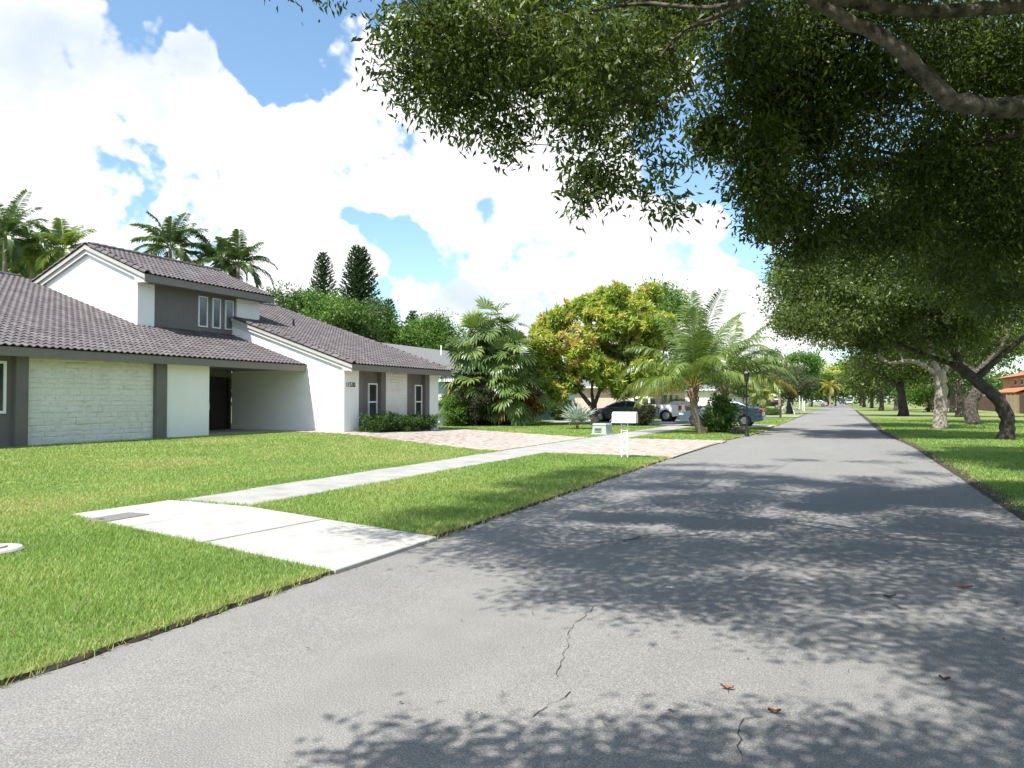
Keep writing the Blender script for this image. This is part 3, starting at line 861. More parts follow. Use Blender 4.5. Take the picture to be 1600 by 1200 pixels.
def stones(x, y0, y1, z0, z1, seed, lo, hi):
    rg = random.Random(seed)
    bk = MB().box((x - .02, y0, z0), (x - .003, y1, z1)).build('stone_facing', 'painted_stone', house)
    z = z0
    while z < z1 - .04:
        h = min(rg.uniform(.13, .21), z1 - z)
        yy = y0
        while yy < y1 - .02:
            l = rg.uniform(lo, hi)
            if y1 - yy - l < .12: l = y1 - yy
            o = put('stone', rg.choice(SM), bk)
            dp = rg.choice((.018, .020, .022, .025)) if rg.random() > .05 else .06
            o.location = Vector((x - .004, yy + .0015, z + .0015)) - house.location
            o.scale = (dp, l - .003, h - .003)
            yy += l
        z += h
stones(XW - .035, P1 + .002, P2 - .002, -.1, 2.79, 21, .30, .68)
stones(XWW - .035, G1 + .002, G2 - .002, -.1, 2.79, 22, .25, .6)
# ---- roofs
def deck(name, x0, x1, y0, y1, zf, th=.07):
    return MB().prism([(x0, y0, zf(x0)), (x1, y0, zf(x1)), (x1, y0, zf(x1) - th), (x0, y0, zf(x0) - th)], (0, y1 - y0, 0)).build(name, 'roof_deck', house)
roof = deck('roof', XE, XR, 3.6, WY0 - .01, zmain)
MB().prism([(XR, 3.6, zmain(XR)), (XR - 8, 3.6, zmain(XR) - 8 * SL), (XR - 8, 3.6, zmain(XR) - 8 * SL - .07), (XR, 3.6, zmain(XR) - .07)], (0, 17, 0)).build('roof_slope', 'roof_tile', roof)
wroof = deck('roof', WXE, WXR, TY1 - .1, WY1 + .42, zwing)
MB().prism([(WXE, WY0 - .15, zwing(WXE)), (XT + .0, WY0 - .15, zwing(XT)), (XT, WY0 - .15, zwing(XT) - .07), (WXE, WY0 - .15, zwing(WXE) - .07)], (0, TY1 - WY0 + .049, 0)).build('roof_slope', 'roof_deck', wroof)
MB().prism([(WXR, TY1, zwing(WXR)), (WXR - 8, TY1, zwing(WXR) - 8 * SL), (WXR - 8, TY1, zwing(WXR) - 8 * SL - .07), (WXR, TY1, zwing(WXR) - .07)], (0, WY1 - TY1 + .42, 0)).build('roof_slope', 'roof_tile', wroof)
troof = deck('roof', TXE, TXR, TY0 - .18, TY1 + .3, ztow)
MB().prism([(TXR, TY0 - .18, ztow(TXR)), (TXR - 3.6, TY0 - .18, ztow(TXR) - 3.6 * TSL), (TXR - 3.6, TY0 - .18, ztow(TXR) - 3.6 * TSL - .07), (TXR, TY0 - .18, ztow(TXR) - .07)], (0, TY1 - TY0 + .65, 0)).build('roof_slope', 'roof_tile', troof)
# fascias
def fascia(r, xe, y0, y1, z0, z1, mat='fascia'):
    return MB().box((xe - .05, y0, z0), (xe + .012, y1, z1)).build('fascia', mat, r)
fascia(roof, XE, 3.6, WY0 - .012, 2.79, ZE - .02)
fascia(wroof, WXE, WY0 - .145, WY1 + .42, 2.79, ZE - .02)
fascia(troof, TXE, TY0 - .175, TY1 + .3, TZE - .30, TZE - .02)
MB().box((XW - .1, 3.6, 2.83), (XE - .05, PE, 2.86)).build('soffit', 'fascia', roof)
MB().box((XWW - .3, WY0 + .06, 2.83), (WXE - .05, WY1 + .42, 2.86)).build('soffit', 'fascia', wroof)
MB().box((XT - .42, TY0 + .06, TZE - .27), (TXE - .05, TY1 + .28, TZE - .24)).build('soffit', 'fascia', troof)
def rake(r, xa, xb, y, zf, z0, th, mat, name='rake_board'):
    """sloping trim board under the tiles on a gable"""
    return MB().prism([(xa, y, zf(xa) - z0), (xb, y, zf(xb) - z0), (xb, y, zf(xb) - z0 - th), (xa, y, zf(xa) - z0 - th)], (0, .05, 0)).build(name, mat, r)
rake(wroof, WXE + .005, XT + .0, WY0 - .16, zwing, .03, .15, 'rake_trim')
rake(wroof, WXE - .02, XT + .0, WY0 - .10, zwing, .17, .16, 'fascia_light')
MB().box((XWW - .02, WY0 - .103, 2.787), (WXE - .055, WY0 + .05, 2.99)).build('eave_return', 'fascia_light', wroof)
rake(troof, TXE + .005, TXR, TY0 - .19, ztow, .03, .16, 'rake_trim')
rake(troof, TXE - .02, TXR, TY0 - .12, ztow, .18, .18, 'fascia_light')
bz = lambda x: ztow(TXR) - TSL * (TXR - x)
rake(troof, TXR, TXR - 3.5, TY0 - .19, bz, .03, .16, 'rake_trim')
rake(troof, TXR, TXR - 3.5, TY0 - .12, bz, .18, .18, 'fascia_light')
MB().box((XT - .02, TY0 - .123, TZE - .315), (TXE - .055, TY0 + .05, TZE - .05)).build('eave_return', 'fascia_light', troof)
# S-shaped tiles
TW, TE_, TLn = 0.22, 0.34, 0.39
def tile_arrays():
    us = np.linspace(0, TW, 6)
    h = .028 + .028 * np.cos(2 * np.pi * (us - .066) / TW)
    lo = np.stack([us, np.zeros(6), h + .034], 1); lb = np.stack([us, np.zeros(6) + .004, h + .006], 1); up = np.stack([us, np.full(6, TLn), h], 1)
    F = []
    for i in range(5):
        F += [lo[i], lo[i + 1], up[i + 1], up[i]]
        F += [lb[i], lb[i + 1], lo[i + 1], lo[i]]
    return np.array(F)
TA = tile_arrays()
tile_me = np_mesh('tile', TA, 4, 'roof_tile', np.zeros(len(TA) // 4))
tiles = []
def tile_plane(r, xe, xr, y0, y1, zf, skip):
    sl_ = (zf(xr) - zf(xe)) / (xe - xr)
    c = 1 / math.hypot(1, sl_); s = sl_ * c
    nrow = int((xe - xr) / (TE_ * c)); ncol = int(round((y1 - y0) / TW))
    w = (y1 - y0) / ncol
    for a in range(nrow + 1):
        x = xe + .05 * c - a * TE_ * c
        if x - TLn * c < xr - .1: break
        for k in range(ncol):
            yy = y0 + k * w
            if skip(x, yy): continue
            mt = Matrix(((0, -c, s, x), (w / TW, 0, 0, yy), (0, s, c, zf(x)), (0, 0, 0, 1)))
            vis = inframe(x, yy, 1.0)
            tiles.append((math.dist((x, yy, zf(x)), (0, 0, EYE)) + (0 if vis else 500), r, mt))
tile_plane(roof, XE, XR, 3.6, WY0 - .02, zmain, lambda x, y: y > TY0 - .1 and x < XT + .02)
tile_plane(wroof, WXE, WXR, WY0 - .05, WY1 + .42, zwing, lambda x, y: y < TY1 - .15 and x < XT + .12)
tile_plane(troof, TXE, TXR, TY0 - .05, TY1 + .3, ztow, lambda x, y: False)
tiles.sort(key=lambda t: t[0])
hinv = Matrix.Translation(-house.location)
for d_, r, mt in tiles[:200]:
    o = put('tile', tile_me, r); o.matrix_local = hinv @ mt
for r in (roof, wroof, troof):
    ms = np.array([np.array(mt) for d_, q, mt in tiles[200:] if q is r])
    h4 = np.c_[TA, np.ones(len(TA))]
    V = np.einsum('nij,kj->nki', ms, h4)[..., :3].reshape(-1, 3) - np.array(house.location)
    nv = np.repeat(np.random.default_rng(2).random(len(ms)), len(TA) // 4)
    props(put('tile_field', np_mesh('tile_field', V, 4, 'roof_tile', nv), r), kind='stuff')
print('tiles', len(tiles))
# barrel caps along rakes and ridges
def cap_mesh():
    mb = MB(); seg = 7
    v = []
    for (y, r, dz) in ((0, .125, .02), (.40, .105, 0)):
        for k in range(seg):
            a = math.pi * k / (seg - 1)
            v.append((r * math.cos(a), y, r * math.sin(a) * .9 + dz))
    for k in range(seg):
        a = math.pi * k / (seg - 1); v.append((.095 * math.cos(a), .004, .095 * math.sin(a) * .9 + .02))
    f = [(k, k + 1, k + 1 + seg, k + seg) for k in range(seg - 1)] + [(k, k + 2 * seg, k + 1 + 2 * seg, k + 1) for k in range(seg - 1)]
    me = bpy.data.meshes.new('cap_tile'); me.from_pydata(v, [], f); me.materials.append(M['roof_tile'])
    for p_ in me.polygons[:6] if False else me.polygons: p_.use_smooth = False
    return me
capm = cap_mesh()
def caps(r, a, c, name='rake_tile', sink=0.0):
    a = Vector(a); c = Vector(c); n = int((c - a).length / .375); d = (c - a).normalized()
    up = Vector((0, 0, 1)); x = d.cross(up).normalized(); z = x.cross(d)
    for i in range(n):
        p_ = a + d * (i * .375)
        o = put(name, capm, r)
        o.matrix_local = hinv @ Matrix(((x.x, d.x, z.x, p_.x), (x.y, d.y, z.y, p_.y), (x.z, d.z, z.z, p_.z), (0, 0, 0, 1)))
caps(wroof, (WXE + .05, WY0 - .10, zwing(WXE) + .0), (XT - .02, WY0 - .10, zwing(XT - .02)))
caps(troof, (TXE + .05, TY0 - .12, ztow(TXE)), (TXR, TY0 - .12, ztow(TXR)))
caps(troof, (TXR - 3.5, TY0 - .12, bz(TXR - 3.5)), (TXR, TY0 - .12, ztow(TXR)))
caps(troof, (TXR, TY1 + .3, ztow(TXR) + .03), (TXR, TY0 - .18, ztow(TXR) + .03), 'ridge_tile')
caps(roof, (XR, TY0 - .1, zmain(XR) + .02), (XR, 14, zmain(XR) + .02), 'ridge_tile')
caps(wroof, (WXR, WY1 + .4, zwing(WXR) + .02), (WXR, WY0 + 1.8, zwing(WXR) + .02), 'ridge_tile')
caps(wroof, (WXE + .05, WY1 + .36, zwing(WXE)), (WXR, WY1 + .36, zwing(WXR)))
pv = at(458, 489, 37); pv = Vector((-24.2, y_at(458, -24.2), zwing(-24.2)))
MB().tube([pv - Vector((0, 0, .1)), pv + Vector((0, 0, .38))], .05, 8).build('vent_pipe', 'black_metal', wroof)

# ------------------------------------------------------------------ other houses
def simple_house(name, label, x0, x1, y0, y1, eave, slope, wallm, roofm, wins, side_wall=None, over=.5, door=None, winm='window_glass'):
    """gable or hip roofed house, front at x1 (street side), ridge along the street"""
    h = thing(name, ((x0 + x1) / 2, (y0 + y1) / 2, 0), label, 'house')
    MB().box((x0, y0, -.2), (x1, y1, eave)).build('wall', wallm, h)
    if side_wall:
        MB().box((x0 + .05, y0 - .02, -.2), (x1 - .04, y0 + .1, eave * .70)).build('wall', side_wall, h)
    hx = (x1 - x0) / 2 + over; xm = (x0 + x1) / 2
    zr = eave + slope * hx
    ya, yb = y0 - over, y1 + over
    rr_ = MB()
    xl, xh = x0 - over, x1 + over
    hip = hx * .8
    v = [(xl, ya, eave), (xh, ya, eave), (xh, yb, eave), (xl, yb, eave), (xm, ya + (hip if 'hip' in name else .01), zr), (xm, yb - hip, zr)]
    rr_.add(v, [(0, 1, 4), (1, 2, 5, 4), (2, 3, 5), (3, 0, 4, 5), (3, 2, 1, 0)])
    rf = rr_.build('roof', roofm, h)
    MB().box((xl + .02, ya + .02, eave - .2), (xh - .02, yb - .02, eave - .003)).build('fascia', 'white_paint', rf)
    h.name = name.replace('_hip', '')
    for (a, c, z0, z1) in wins:
        window(x1 + .002, a, c, z0, z1, .08, None, winm, h)
    if door:
        MB().box((x1 + .002, door[0], 0), (x1 + .06, door[1], 2.1)).build('door', 'door_black', h)
    return h
nb = simple_house('neighbouring_house', 'pale blue house with grey shingle roof behind the fan palm and mango tree', -35, -21, 38, 60, 2.85, .34, 'wall_blue', 'shingle_grey',
             [(43, 45, .9, 2.2), (49, 51, .9, 2.2), (56.0, 57.0, 1.0, 2.2)], 'wall_pale_blue', .5, (47, 48))
p = at(660, 548, 45)
MB().tube([Vector((-26.2, 46.0, 4.2)), Vector((-26.2, 46.0, 5.5))], .05, 8).build('vent_pipe', 'white_paint', nb)
simple_house('peach_house_hip', 'peach stucco house beyond the parked white pickup', -29, -17, 67, 88, 2.9, .3, 'wall_peach', 'shingle_grey',
             [(70, 71.5, .8, 2.2), (76, 78, .8, 2.2), (82, 84, .8, 2.2)], None, .6, (79.5, 80.6))
simple_house('cream_house_hip', 'low cream house far along the street on the palm side', -27, -15.5, 98, 118, 3.0, .3, 'wall_cream', 'shingle_grey',
             [(100, 102, .8, 2.2), (108, 110, .8, 2.2)], None, .6)
simple_house('white_far_house_hip', 'small white far house behind the street trees with props', -25, -15, 132, 152, 3.0, .3, 'stucco_white', 'shingle_grey',
             [(135, 137, .8, 2.2), (142, 144, .8, 2.2)], None, .6)
# terracotta house behind the fence
TDX, TDY = -0.6, 45.0
th = thing('terracotta_house', (32 + TDX, 92 + TDY, 0), 'orange house with terracotta roof behind the brown fence', 'house')
n_before = set(o.name for o in bpy.data.objects)
MB().box((27, 86, -.2), (39, 112, 5.4)).build('wall', 'wall_orange', th)
MB().box((25.5, 88, -.2), (27, 104, 2.7)).build('wall', 'wall_orange', th)
MB().add([(26, 85, 5.4), (40, 85, 5.4), (40, 113, 5.4), (26, 113, 5.4), (33, 91, 7.6), (33, 107, 7.6)], [(0, 1, 4), (1, 2, 5, 4), (2, 3, 5), (3, 0, 4, 5), (3, 2, 1, 0)]).build('roof', 'terracotta', th)
MB().prism([(27.3, 87.2, 3.9), (24.2, 87.2, 2.8), (24.2, 87.2, 2.65), (27.3, 87.2, 3.75)], (0, 18, 0)).build('roof', 'terracotta', th)
for a, c, z0, z1 in ((95, 97, 4.0, 5.0), (100, 102, 4.0, 5.0)):
    wmb = MB().box((26.93, a, z0), (26.995, c, z1)).build('window', 'white_paint', th)
    MB().box((26.91, a + .1, z0 + .1), (26.93, c - .1, z1 - .1)).build('pane', 'window_glass', wmb)
for a, c in ((28.5, 30), (32, 34)):
    wmb = MB().box((a, 85.93, 3.6), (c, 85.995, 4.9)).build('window', 'white_paint', th)
    MB().box((a + .1, 85.91, 3.7), (c - .1, 85.93, 4.8)).build('pane', 'window_glass', wmb)

for o in list(bpy.data.objects):
    if o.name not in n_before and o.type == 'MESH':
        o.data.transform(Matrix.Translation((TDX, TDY, 0)))

# ------------------------------------------------------------------ fence on the far side of the green
def fence_run(label, x, y0, y1, h, mat, name, lean=0.0):
    f = thing(name, (x, y0, 0), label, 'fence')
    n = max(1, int(round((y1 - y0) / 2.44))); w = (y1 - y0) / n
    for i in range(n):
        a = y0 + i * w
        mb = MB()
        nb_ = 15
        for k in range(nb_):
            b0 = a + .06 + k * (w - .12) / nb_
            mb.box((x - .02 + (.012 if k % 2 else 0), b0 + .004, .05), (x + (.012 if k % 2 else 0), b0 + (w - .12) / nb_ - .004, h + random.uniform(-.02, .02)))
        mb.box((x + .03, a + .03, .4), (x + .07, a + w - .03, .5)).box((x + .03, a + .03, h - .4), (x + .07, a + w - .03, h - .3))
        mb.build('panel', mat, f)
        MB().box((x - .05, a - .05, -.1), (x + .05, a + .05, h + .06)).build('post', mat, f)
    MB().box((x - .05, y1 - .05, -.1), (x + .05, y1 + .05, h + .06)).build('post', mat, f)
    return f
fence_run('dark brown board fence running beside the terracotta house', 18.6, 62, 101, 2.15, 'fence_brown', 'board_fence')
fence_run('short tan board fence section between two brown ones', 18.62, 101.2, 108.5, 2.15, 'fence_tan', 'board_fence')
fence_run('long brown board fence receding behind the row of street trees', 18.6, 108.8, 206, 2.1, 'fence_brown', 'board_fence')

# ------------------------------------------------------------------ mailbox, utility box, lamp post, posts
mp = gnd(976, 717)
mbx = thing('mailbox', (mp.x, mp.y, 0.02), 'white mailbox on two slim scrollwork posts at the lawn corner', 'mailbox')
zb, ztp = 1.0, 1.27
bx0, bx1 = mp.x - .32, mp.x + .32
prof = [(mp.y - .12, zb), (mp.y + .12, zb), (mp.y + .12, zb + .17)] + [(mp.y + .12 * math.cos(a), zb + .17 + .10 * math.sin(a)) for a in np.linspace(.2, math.pi - .2, 7)] + [(mp.y - .12, zb + .17)]
MB().prism([(bx0, y_, z_) for y_, z_ in prof], (bx1 - bx0, 0, 0)).build('box', 'white_paint', mbx, bevel=.006, bseg=1)
MB().prism([(bx1 + .001, mp.y + (y_ - mp.y) * 1.04, z_ + (.003 if z_ > zb + .1 else -.004)) for y_, z_ in prof], (.018, 0, 0)).build('door', 'white_paint', mbx)
MB().box((mp.x - .34, mp.y - .13, zb - .025), (mp.x + .34, mp.y + .13, zb - .001)).build('shelf', 'white_paint', mbx)
MB().box((bx1 - .2, mp.y - .128, zb + .1), (bx1 - .17, mp.y - .121, zb + .24)).build('flag', 'white_paint', mbx)
for dx in (-.085, .085):
    MB().box((mp.x + dx - .014, mp.y - .014, -.1), (mp.x + dx + .014, mp.y + .014, zb - .025)).build('post', 'white_paint', mbx)
for z0 in (.16, .36, .56, .76):
    pts_ = [(mp.x + .058 * math.cos(a) * (1 if k < 12 else .6), mp.y, z0 + .08 + .078 * math.sin(a)) for k, a in enumerate(np.linspace(0, 2 * math.pi, 13))]
    MB().tube(pts_, .006, 5).box((mp.x - .075, mp.y - .006, z0 - .006), (mp.x + .075, mp.y + .006, z0 + .006)).build('scroll', 'white_paint', mbx)

up_ = gnd(941, 680)
ub = thing('utility_box', (up_.x, up_.y, 0.0), 'pale green slatted utility box on the grass by the paver drive', 'utility box', rz=R(-12))
def tapered(mb, w0, d0, w1, d1, z0, z1):
    mb.add([(-w0, -d0, z0), (w0, -d0, z0), (w0, d0, z0), (-w0, d0, z0), (-w1, -d1, z1), (w1, -d1, z1), (w1, d1, z1), (-w1, d1, z1)],
           [(3, 2, 1, 0), (4, 5, 6, 7), (0, 1, 5, 4), (1, 2, 6, 5), (2, 3, 7, 6), (3, 0, 4, 7)])
mb = MB(); tapered(mb, .38, .32, .33, .27, .02, .46); mb.build('body', 'box_green', ub, bevel=.02, world=False)
mb = MB(); tapered(mb, .41, .35, .40, .34, -.03, .07); mb.build('base', 'box_green', ub, bevel=.01, world=False)
mb = MB(); tapered(mb, .36, .30, .33, .27, .455, .53); mb.build('lid', 'box_green', ub, bevel=.02, world=False)
for z0 in (.14, .22, .30):
    MB().box((-.22, -.325, z0), (.12, -.29, z0 + .03)).build('louvre', 'cover_iron', ub, world=False)

lp = gnd(1167, 682)
lamp = thing('lamp_post', (lp.x, lp.y, 0.02), 'slim black lamp post with lantern at the road edge', 'lamp post')
MB().lathe([(.11, -.05), (.11, .06), (.075, .12), (.06, .3), (.04, .36), (.035, 2.25), (.055, 2.28), (.055, 2.33), (.03, 2.36)], (0, 0, 0), 12).build('pole', 'black_metal', lamp, smooth='auto', world=False)
MB().lathe([(.05, 2.35), (.085, 2.40), (.12, 2.72), (.115, 2.73), (.02, 2.735)], (0, 0, 0), 6).build('lantern', 'black_metal', lamp, world=False)
MB().lathe([(.15, 2.73), (.10, 2.80), (.03, 2.86), (.012, 2.93)], (0, 0, 0), 6).build('cap', 'black_metal', lamp, world=False)
# low dark rock at the lamp post
rp = gnd(1153, 679)
def rock(name, p_, r, label, mat, seed):
    rg = random.Random(seed)
    bm = bmesh.new(); bmesh.ops.create_icosphere(bm, subdivisions=2, radius=1)
    for v in bm.verts:
        v.co *= rg.uniform(.85, 1.12); v.co = Vector((v.co.x * r[0], v.co.y * r[1], max(-.3 * r[2], v.co.z * r[2])))
    me = bpy.data.meshes.new(name); bm.to_mesh(me); bm.free(); me.materials.append(M[mat])
    o = put(name, me); o.location = p_
    return props(o, label, 'rock')
rock('rock', (rp.x, rp.y, .10), (.35, .3, .25), 'dark rough rock on the grass beside the black lamp post', 'bark_dark', 3)
# far street posts
def post(px, py, h, r, mat, label, z0=0.02, group=None):
    p_ = gnd(px, py)
    o = thing('post', (p_.x, p_.y, z0), label, 'post', group)
    MB().lathe([(r, -.1), (r, h * .93), (r * .8, h)], (0, 0, 0), 10).build('shaft', mat, o, smooth='auto', world=False)
    MB().lathe([(r * 1.25, h * .9), (r * 1.25, h * .95), (r * .5, h * 1.02)], (0, 0, 0), 10).build('cap', mat, o, smooth='auto', world=False)
post(1219.5, 653.5, 1.05, .09, 'bark_dark', 'short dark wooden post in the verge by the propped tree')
for px_, py_, h_, l_ in ((1249.5, 639.5, 2.2, 'tall slim white post farthest along the verge past the propped tree'), (1254, 641, 2.3, 'tall slim white post between another tall one and a short one'), (1256.8, 643.5, 1.4, 'short white post in front of two tall white ones')):
    post(px_, py_, h_, .065, 'white_paint', l_, group='white posts by the far street')

# ------------------------------------------------------------------ fallen leaves on the asphalt
def fallen(px, py, l, w, az, mat, label, seed):
    p_ = gnd(px, py, .014); rg = random.Random(seed)
    n = 6; v = []; f = []
    for i in range(n + 1):
        t = i / n; ww = w * math.sin(math.pi * min(1, t * .93 + .06)) ** .8
        zc = .012 + .02 * abs(t - .5) * 2 * rg.uniform(.6, 1)
        for s_ in (-1, 0, 1):
            v.append(((t - .5) * l, s_ * ww / 2 + .006 * math.sin(5 * t), zc + abs(s_) * .014 * rg.uniform(.5, 1.2) - .010))
    for i in range(n):
        for k in range(2):
            a_ = i * 3 + k; f.append((a_, a_ + 1, a_ + 4, a_ + 3))
    me = bpy.data.meshes.new('fallen_leaf'); me.from_pydata(v, [], f); me.materials.append(M[mat])
    o = put('fallen_leaf', me); o.location = (p_.x, p_.y, .012); o.rotation_euler = (0, 0, az)
    props(o, label, 'leaf')
fallen(1210, 1114, .065, .034, .5, 'dry_leaf', 'curled dark red leaf at the end of a crack in the shade edge', 1)
fallen(1136, 1077, .07, .03, .3, 'dry_leaf_orange', 'crumpled orange leaf on sunlit asphalt', 2)
fallen(1476, 1063, .06, .028, .1, 'dry_leaf', 'small maroon leaf on dappled asphalt', 3)
fallen(1506, 919, .14, .03, .2, 'dry_leaf_orange', 'long tan leaf lying in deep road shade', 4)
fallen(1390, 934, .13, .03, .8, 'bark', 'dark broken twig scrap on the shaded asphalt', 5)

# small litter under the trees, thickest along the far kerb
lr = np.random.default_rng(90)
n1, n2, n3 = 1500, 420, 260
y1_ = lr.uniform(6, 40, n1); x1_ = np.array([eR(q_) for q_ in y1_]) + .16 - np.abs(lr.normal(0, .22, n1))
y2_ = 3 + 17 * lr.random(n2) ** 1.3; x2_ = lr.uniform(-3.9, 2.2, n2)
y3_ = lr.uniform(3, 26, n3); x3_ = np.array([eL(q_) for q_ in y3_]) + np.abs(lr.normal(0, .10, n3))
LP = np.stack([np.concatenate([x1_, x2_, x3_]), np.concatenate([y1_, y2_, y3_]), np.full(n1 + n2 + n3, .018)], 1)
LP[:n1, 2] = np.where(LP[:n1, 0] > 2.15, .036, .014)
ld = lr.normal(size=LP.shape); ld[:, 2] = lr.uniform(0, .25, len(LP))
lsz = lr.uniform(.012, .045, len(LP)); lsz[n1:n1 + n2] *= .75
side_ = np.stack([-ld[:, 1], ld[:, 0], lr.normal(0, .15, len(LP))], 1); side_ = unit(side_); ld = unit(ld)
wv_ = lsz[:, None] * lr.uniform(.2, .5, (len(LP), 1)) * .5
LV = np.stack([LP, LP + ld * lsz[:, None] * .45 + side_ * wv_ + np.array([0, 0, .004]), LP + ld * lsz[:, None], LP + ld * lsz[:, None] * .45 - side_ * wv_ + np.array([0, 0, .004])], 1).reshape(-1, 3)
props(put('leaf_litter', np_mesh('leaf_litter', LV, 4, 'litter_leaf', lr.random(len(LP)))), 'small dry brown leaf litter scattered on the asphalt and its edges', 'litter', kind='stuff')

# ------------------------------------------------------------------ cars
def arch(cx, r, z0, n=9):
    return [(cx + r * math.cos(a), z0 + r * math.sin(a)) for a in np.linspace(0, math.pi, n)]
def car(label, loc, rz, paintm, kind, cat='car', name='parked_car', group=None):
    c = thing(name, loc, label, cat, group, rz)
    S = dict(
        sedan=dict(L=4.7, W=1.80, wb=1.38, wr=.335, top=[(-2.35, .50), (-2.33, .92), (-2.15, 1.03), (-1.7, 1.06), (0, 1.0), (1.0, .98), (1.7, .90), (2.15, .76), (2.33, .60), (2.36, .42)],
                   cab=[(-1.95, 1.03), (-1.0, 1.40), (-.45, 1.47), (.0, 1.45), (.25, 1.40), (1.15, .97)],
                   wins=[[(-1.45, 1.08), (-.95, 1.33), (-.50, 1.39), (-.42, 1.06)], [(-.34, 1.06), (-.40, 1.39), (.05, 1.37), (.22, 1.32), (.82, 1.03)]]),
        pickup=dict(L=5.5, W=1.90, wb=1.72, wr=.40, top=[(-2.75, .62), (-2.74, 1.18), (-.62, 1.18), (-.6, 1.10), (.9, 1.10), (1.2, 1.12), (2.2, 1.04), (2.6, .9), (2.72, .7), (2.72, .5)],
                    cab=[(-.62, 1.10), (-.55, 1.66), (-.40, 1.74), (.35, 1.75), (.55, 1.70), (1.3, 1.10)],
                    wins=[[(-.48, 1.16), (-.42, 1.60), (-.02, 1.64), (-.02, 1.15)], [(.06, 1.15), (.06, 1.64), (.46, 1.60), (.98, 1.15)]]),
        suv=dict(L=4.6, W=1.85, wb=1.33, wr=.37, top=[(-2.3, .55), (-2.3, 1.08), (0, 1.08), (1.0, 1.06), (1.9, .98), (2.2, .8), (2.3, .5)],
                 cab=[(-2.25, 1.08), (-2.0, 1.62), (-1.8, 1.72), (.0, 1.74), (.25, 1.66), (1.05, 1.06)],
                 wins=[[(-2.0, 1.14), (-1.85, 1.55), (-1.25, 1.62), (-1.25, 1.14)], [(-1.15, 1.14), (-1.15, 1.62), (-.35, 1.63), (-.35, 1.13)], [(-.27, 1.13), (-.27, 1.63), (.1, 1.6), (.72, 1.11)]]))[kind]
    W2 = S['W'] / 2; wb = S['wb']; wr_ = S['wr']; zb_ = .24 if kind == 'sedan' else .34
    ar = wr_ * 1.17
    bot = [(S['top'][-1][0] - .03, zb_ + .05)] + [(wb + ar, zb_)] + [p_ for p_ in arch(wb, ar, wr_ * .92)][1:-1] + [(wb - ar, zb_), (-wb + ar, zb_)] + arch(-wb, ar, wr_ * .92)[1:-1] + [(-wb - ar, zb_), (S['top'][0][0] + .03, zb_ + .08)]
    outline = S['top'] + bot
    mb = MB()
    # body: outline extruded in slices, sides curve inwards towards sill and ends
    n = len(outline)
    def wy(x, z, k):
        e = 1 - .10 * max(0, (abs(x) - (S['L'] / 2 - .7)) / .7) ** 2
        hgt = 1 - .05 * abs(z - .75) / .5
        return W2 * e * hgt * k
    rings = []
    for k in (-1, -.97, .97, 1):
        sc = .965 if abs(k) == 1 else 1
        rings.append([(x * (1 if sc == 1 else .992), wy(x, z, k), (z - .7) * sc + .7) for x, z in outline])
    vs = [p_ for r_ in rings for p_ in r_]
    fs = [tuple(range(n))[::-1], tuple(range(3 * n, 4 * n))]
    for j in range(3):
        for i in range(n): fs.append((j * n + i, j * n + (i + 1) % n, (j + 1) * n + (i + 1) % n, (j + 1) * n + i))
    mb.add(vs, fs)
    body = mb.build('body', paintm, c, smooth=True, world=False)
    body.data.set_sharp_from_angle(angle=R(32))
    zb0 = min(z for x, z in S['cab']); zt0 = max(z for x, z in S['cab'])
    yh = lambda z: W2 * .93 - (z - zb0) / (zt0 - zb0) * W2 * .23
    cab = S['cab']; n = len(cab)
    vs = [(x, -yh(z), z) for x, z in cab] + [(x, yh(z), z) for x, z in cab]
    fs = [tuple(range(n)), tuple(range(n, 2 * n))[::-1]] + [(i, (i + 1) % n, n + (i + 1) % n, n + i) for i in range(n)]
    MB().add(vs, fs).build('cabin', paintm, c, smooth='auto', bevel=.03, world=False)
    for wn in S['wins']:
        for sg in (-1, 1):
            vv = [(x, sg * (yh(z) + .006), z) for x, z in wn]; vi = [(x, sg * (yh(z) - .02), z) for x, z in wn]
            k = len(wn)
            MB().add(vv + vi, [tuple(range(k)), tuple(range(k, 2 * k))[::-1]] + [(i, (i + 1) % k, k + (i + 1) % k, k + i) for i in range(k)]).build('side_window', 'car_glass', c, world=False)
    def glassq(a, b_, nm):
        (xa, za), (xb, zb2) = a, b_
        dx, dz = xb - xa, zb2 - za; l = math.hypot(dx, dz); nx, nz = -dz / l, dx / l
        if nz < 0: nx, nz = -nx, -nz
        o_ = .012
        a2 = (xa + dx * .08 + nx * o_, za + dz * .08 + nz * o_); b2 = (xb - dx * .06 + nx * o_, zb2 - dz * .06 + nz * o_)
        ya, yb = yh(za) - .07, yh(zb2) - .06
        vs = [(a2[0], -ya, a2[1]), (a2[0], ya, a2[1]), (b2[0], yb, b2[1]), (b2[0], -yb, b2[1])]
        vs += [(x - nx * .03, y_, z - nz * .03) for x, y_, z in vs]
        MB().add(vs, [(0, 1, 2, 3), (7, 6, 5, 4), (0, 4, 5, 1), (1, 5, 6, 2), (2, 6, 7, 3), (3, 7, 4, 0)]).build(nm, 'car_glass', c, world=False)
    glassq(cab[-1], cab[-2], 'windshield')
    glassq(cab[0], cab[1], 'rear_window')
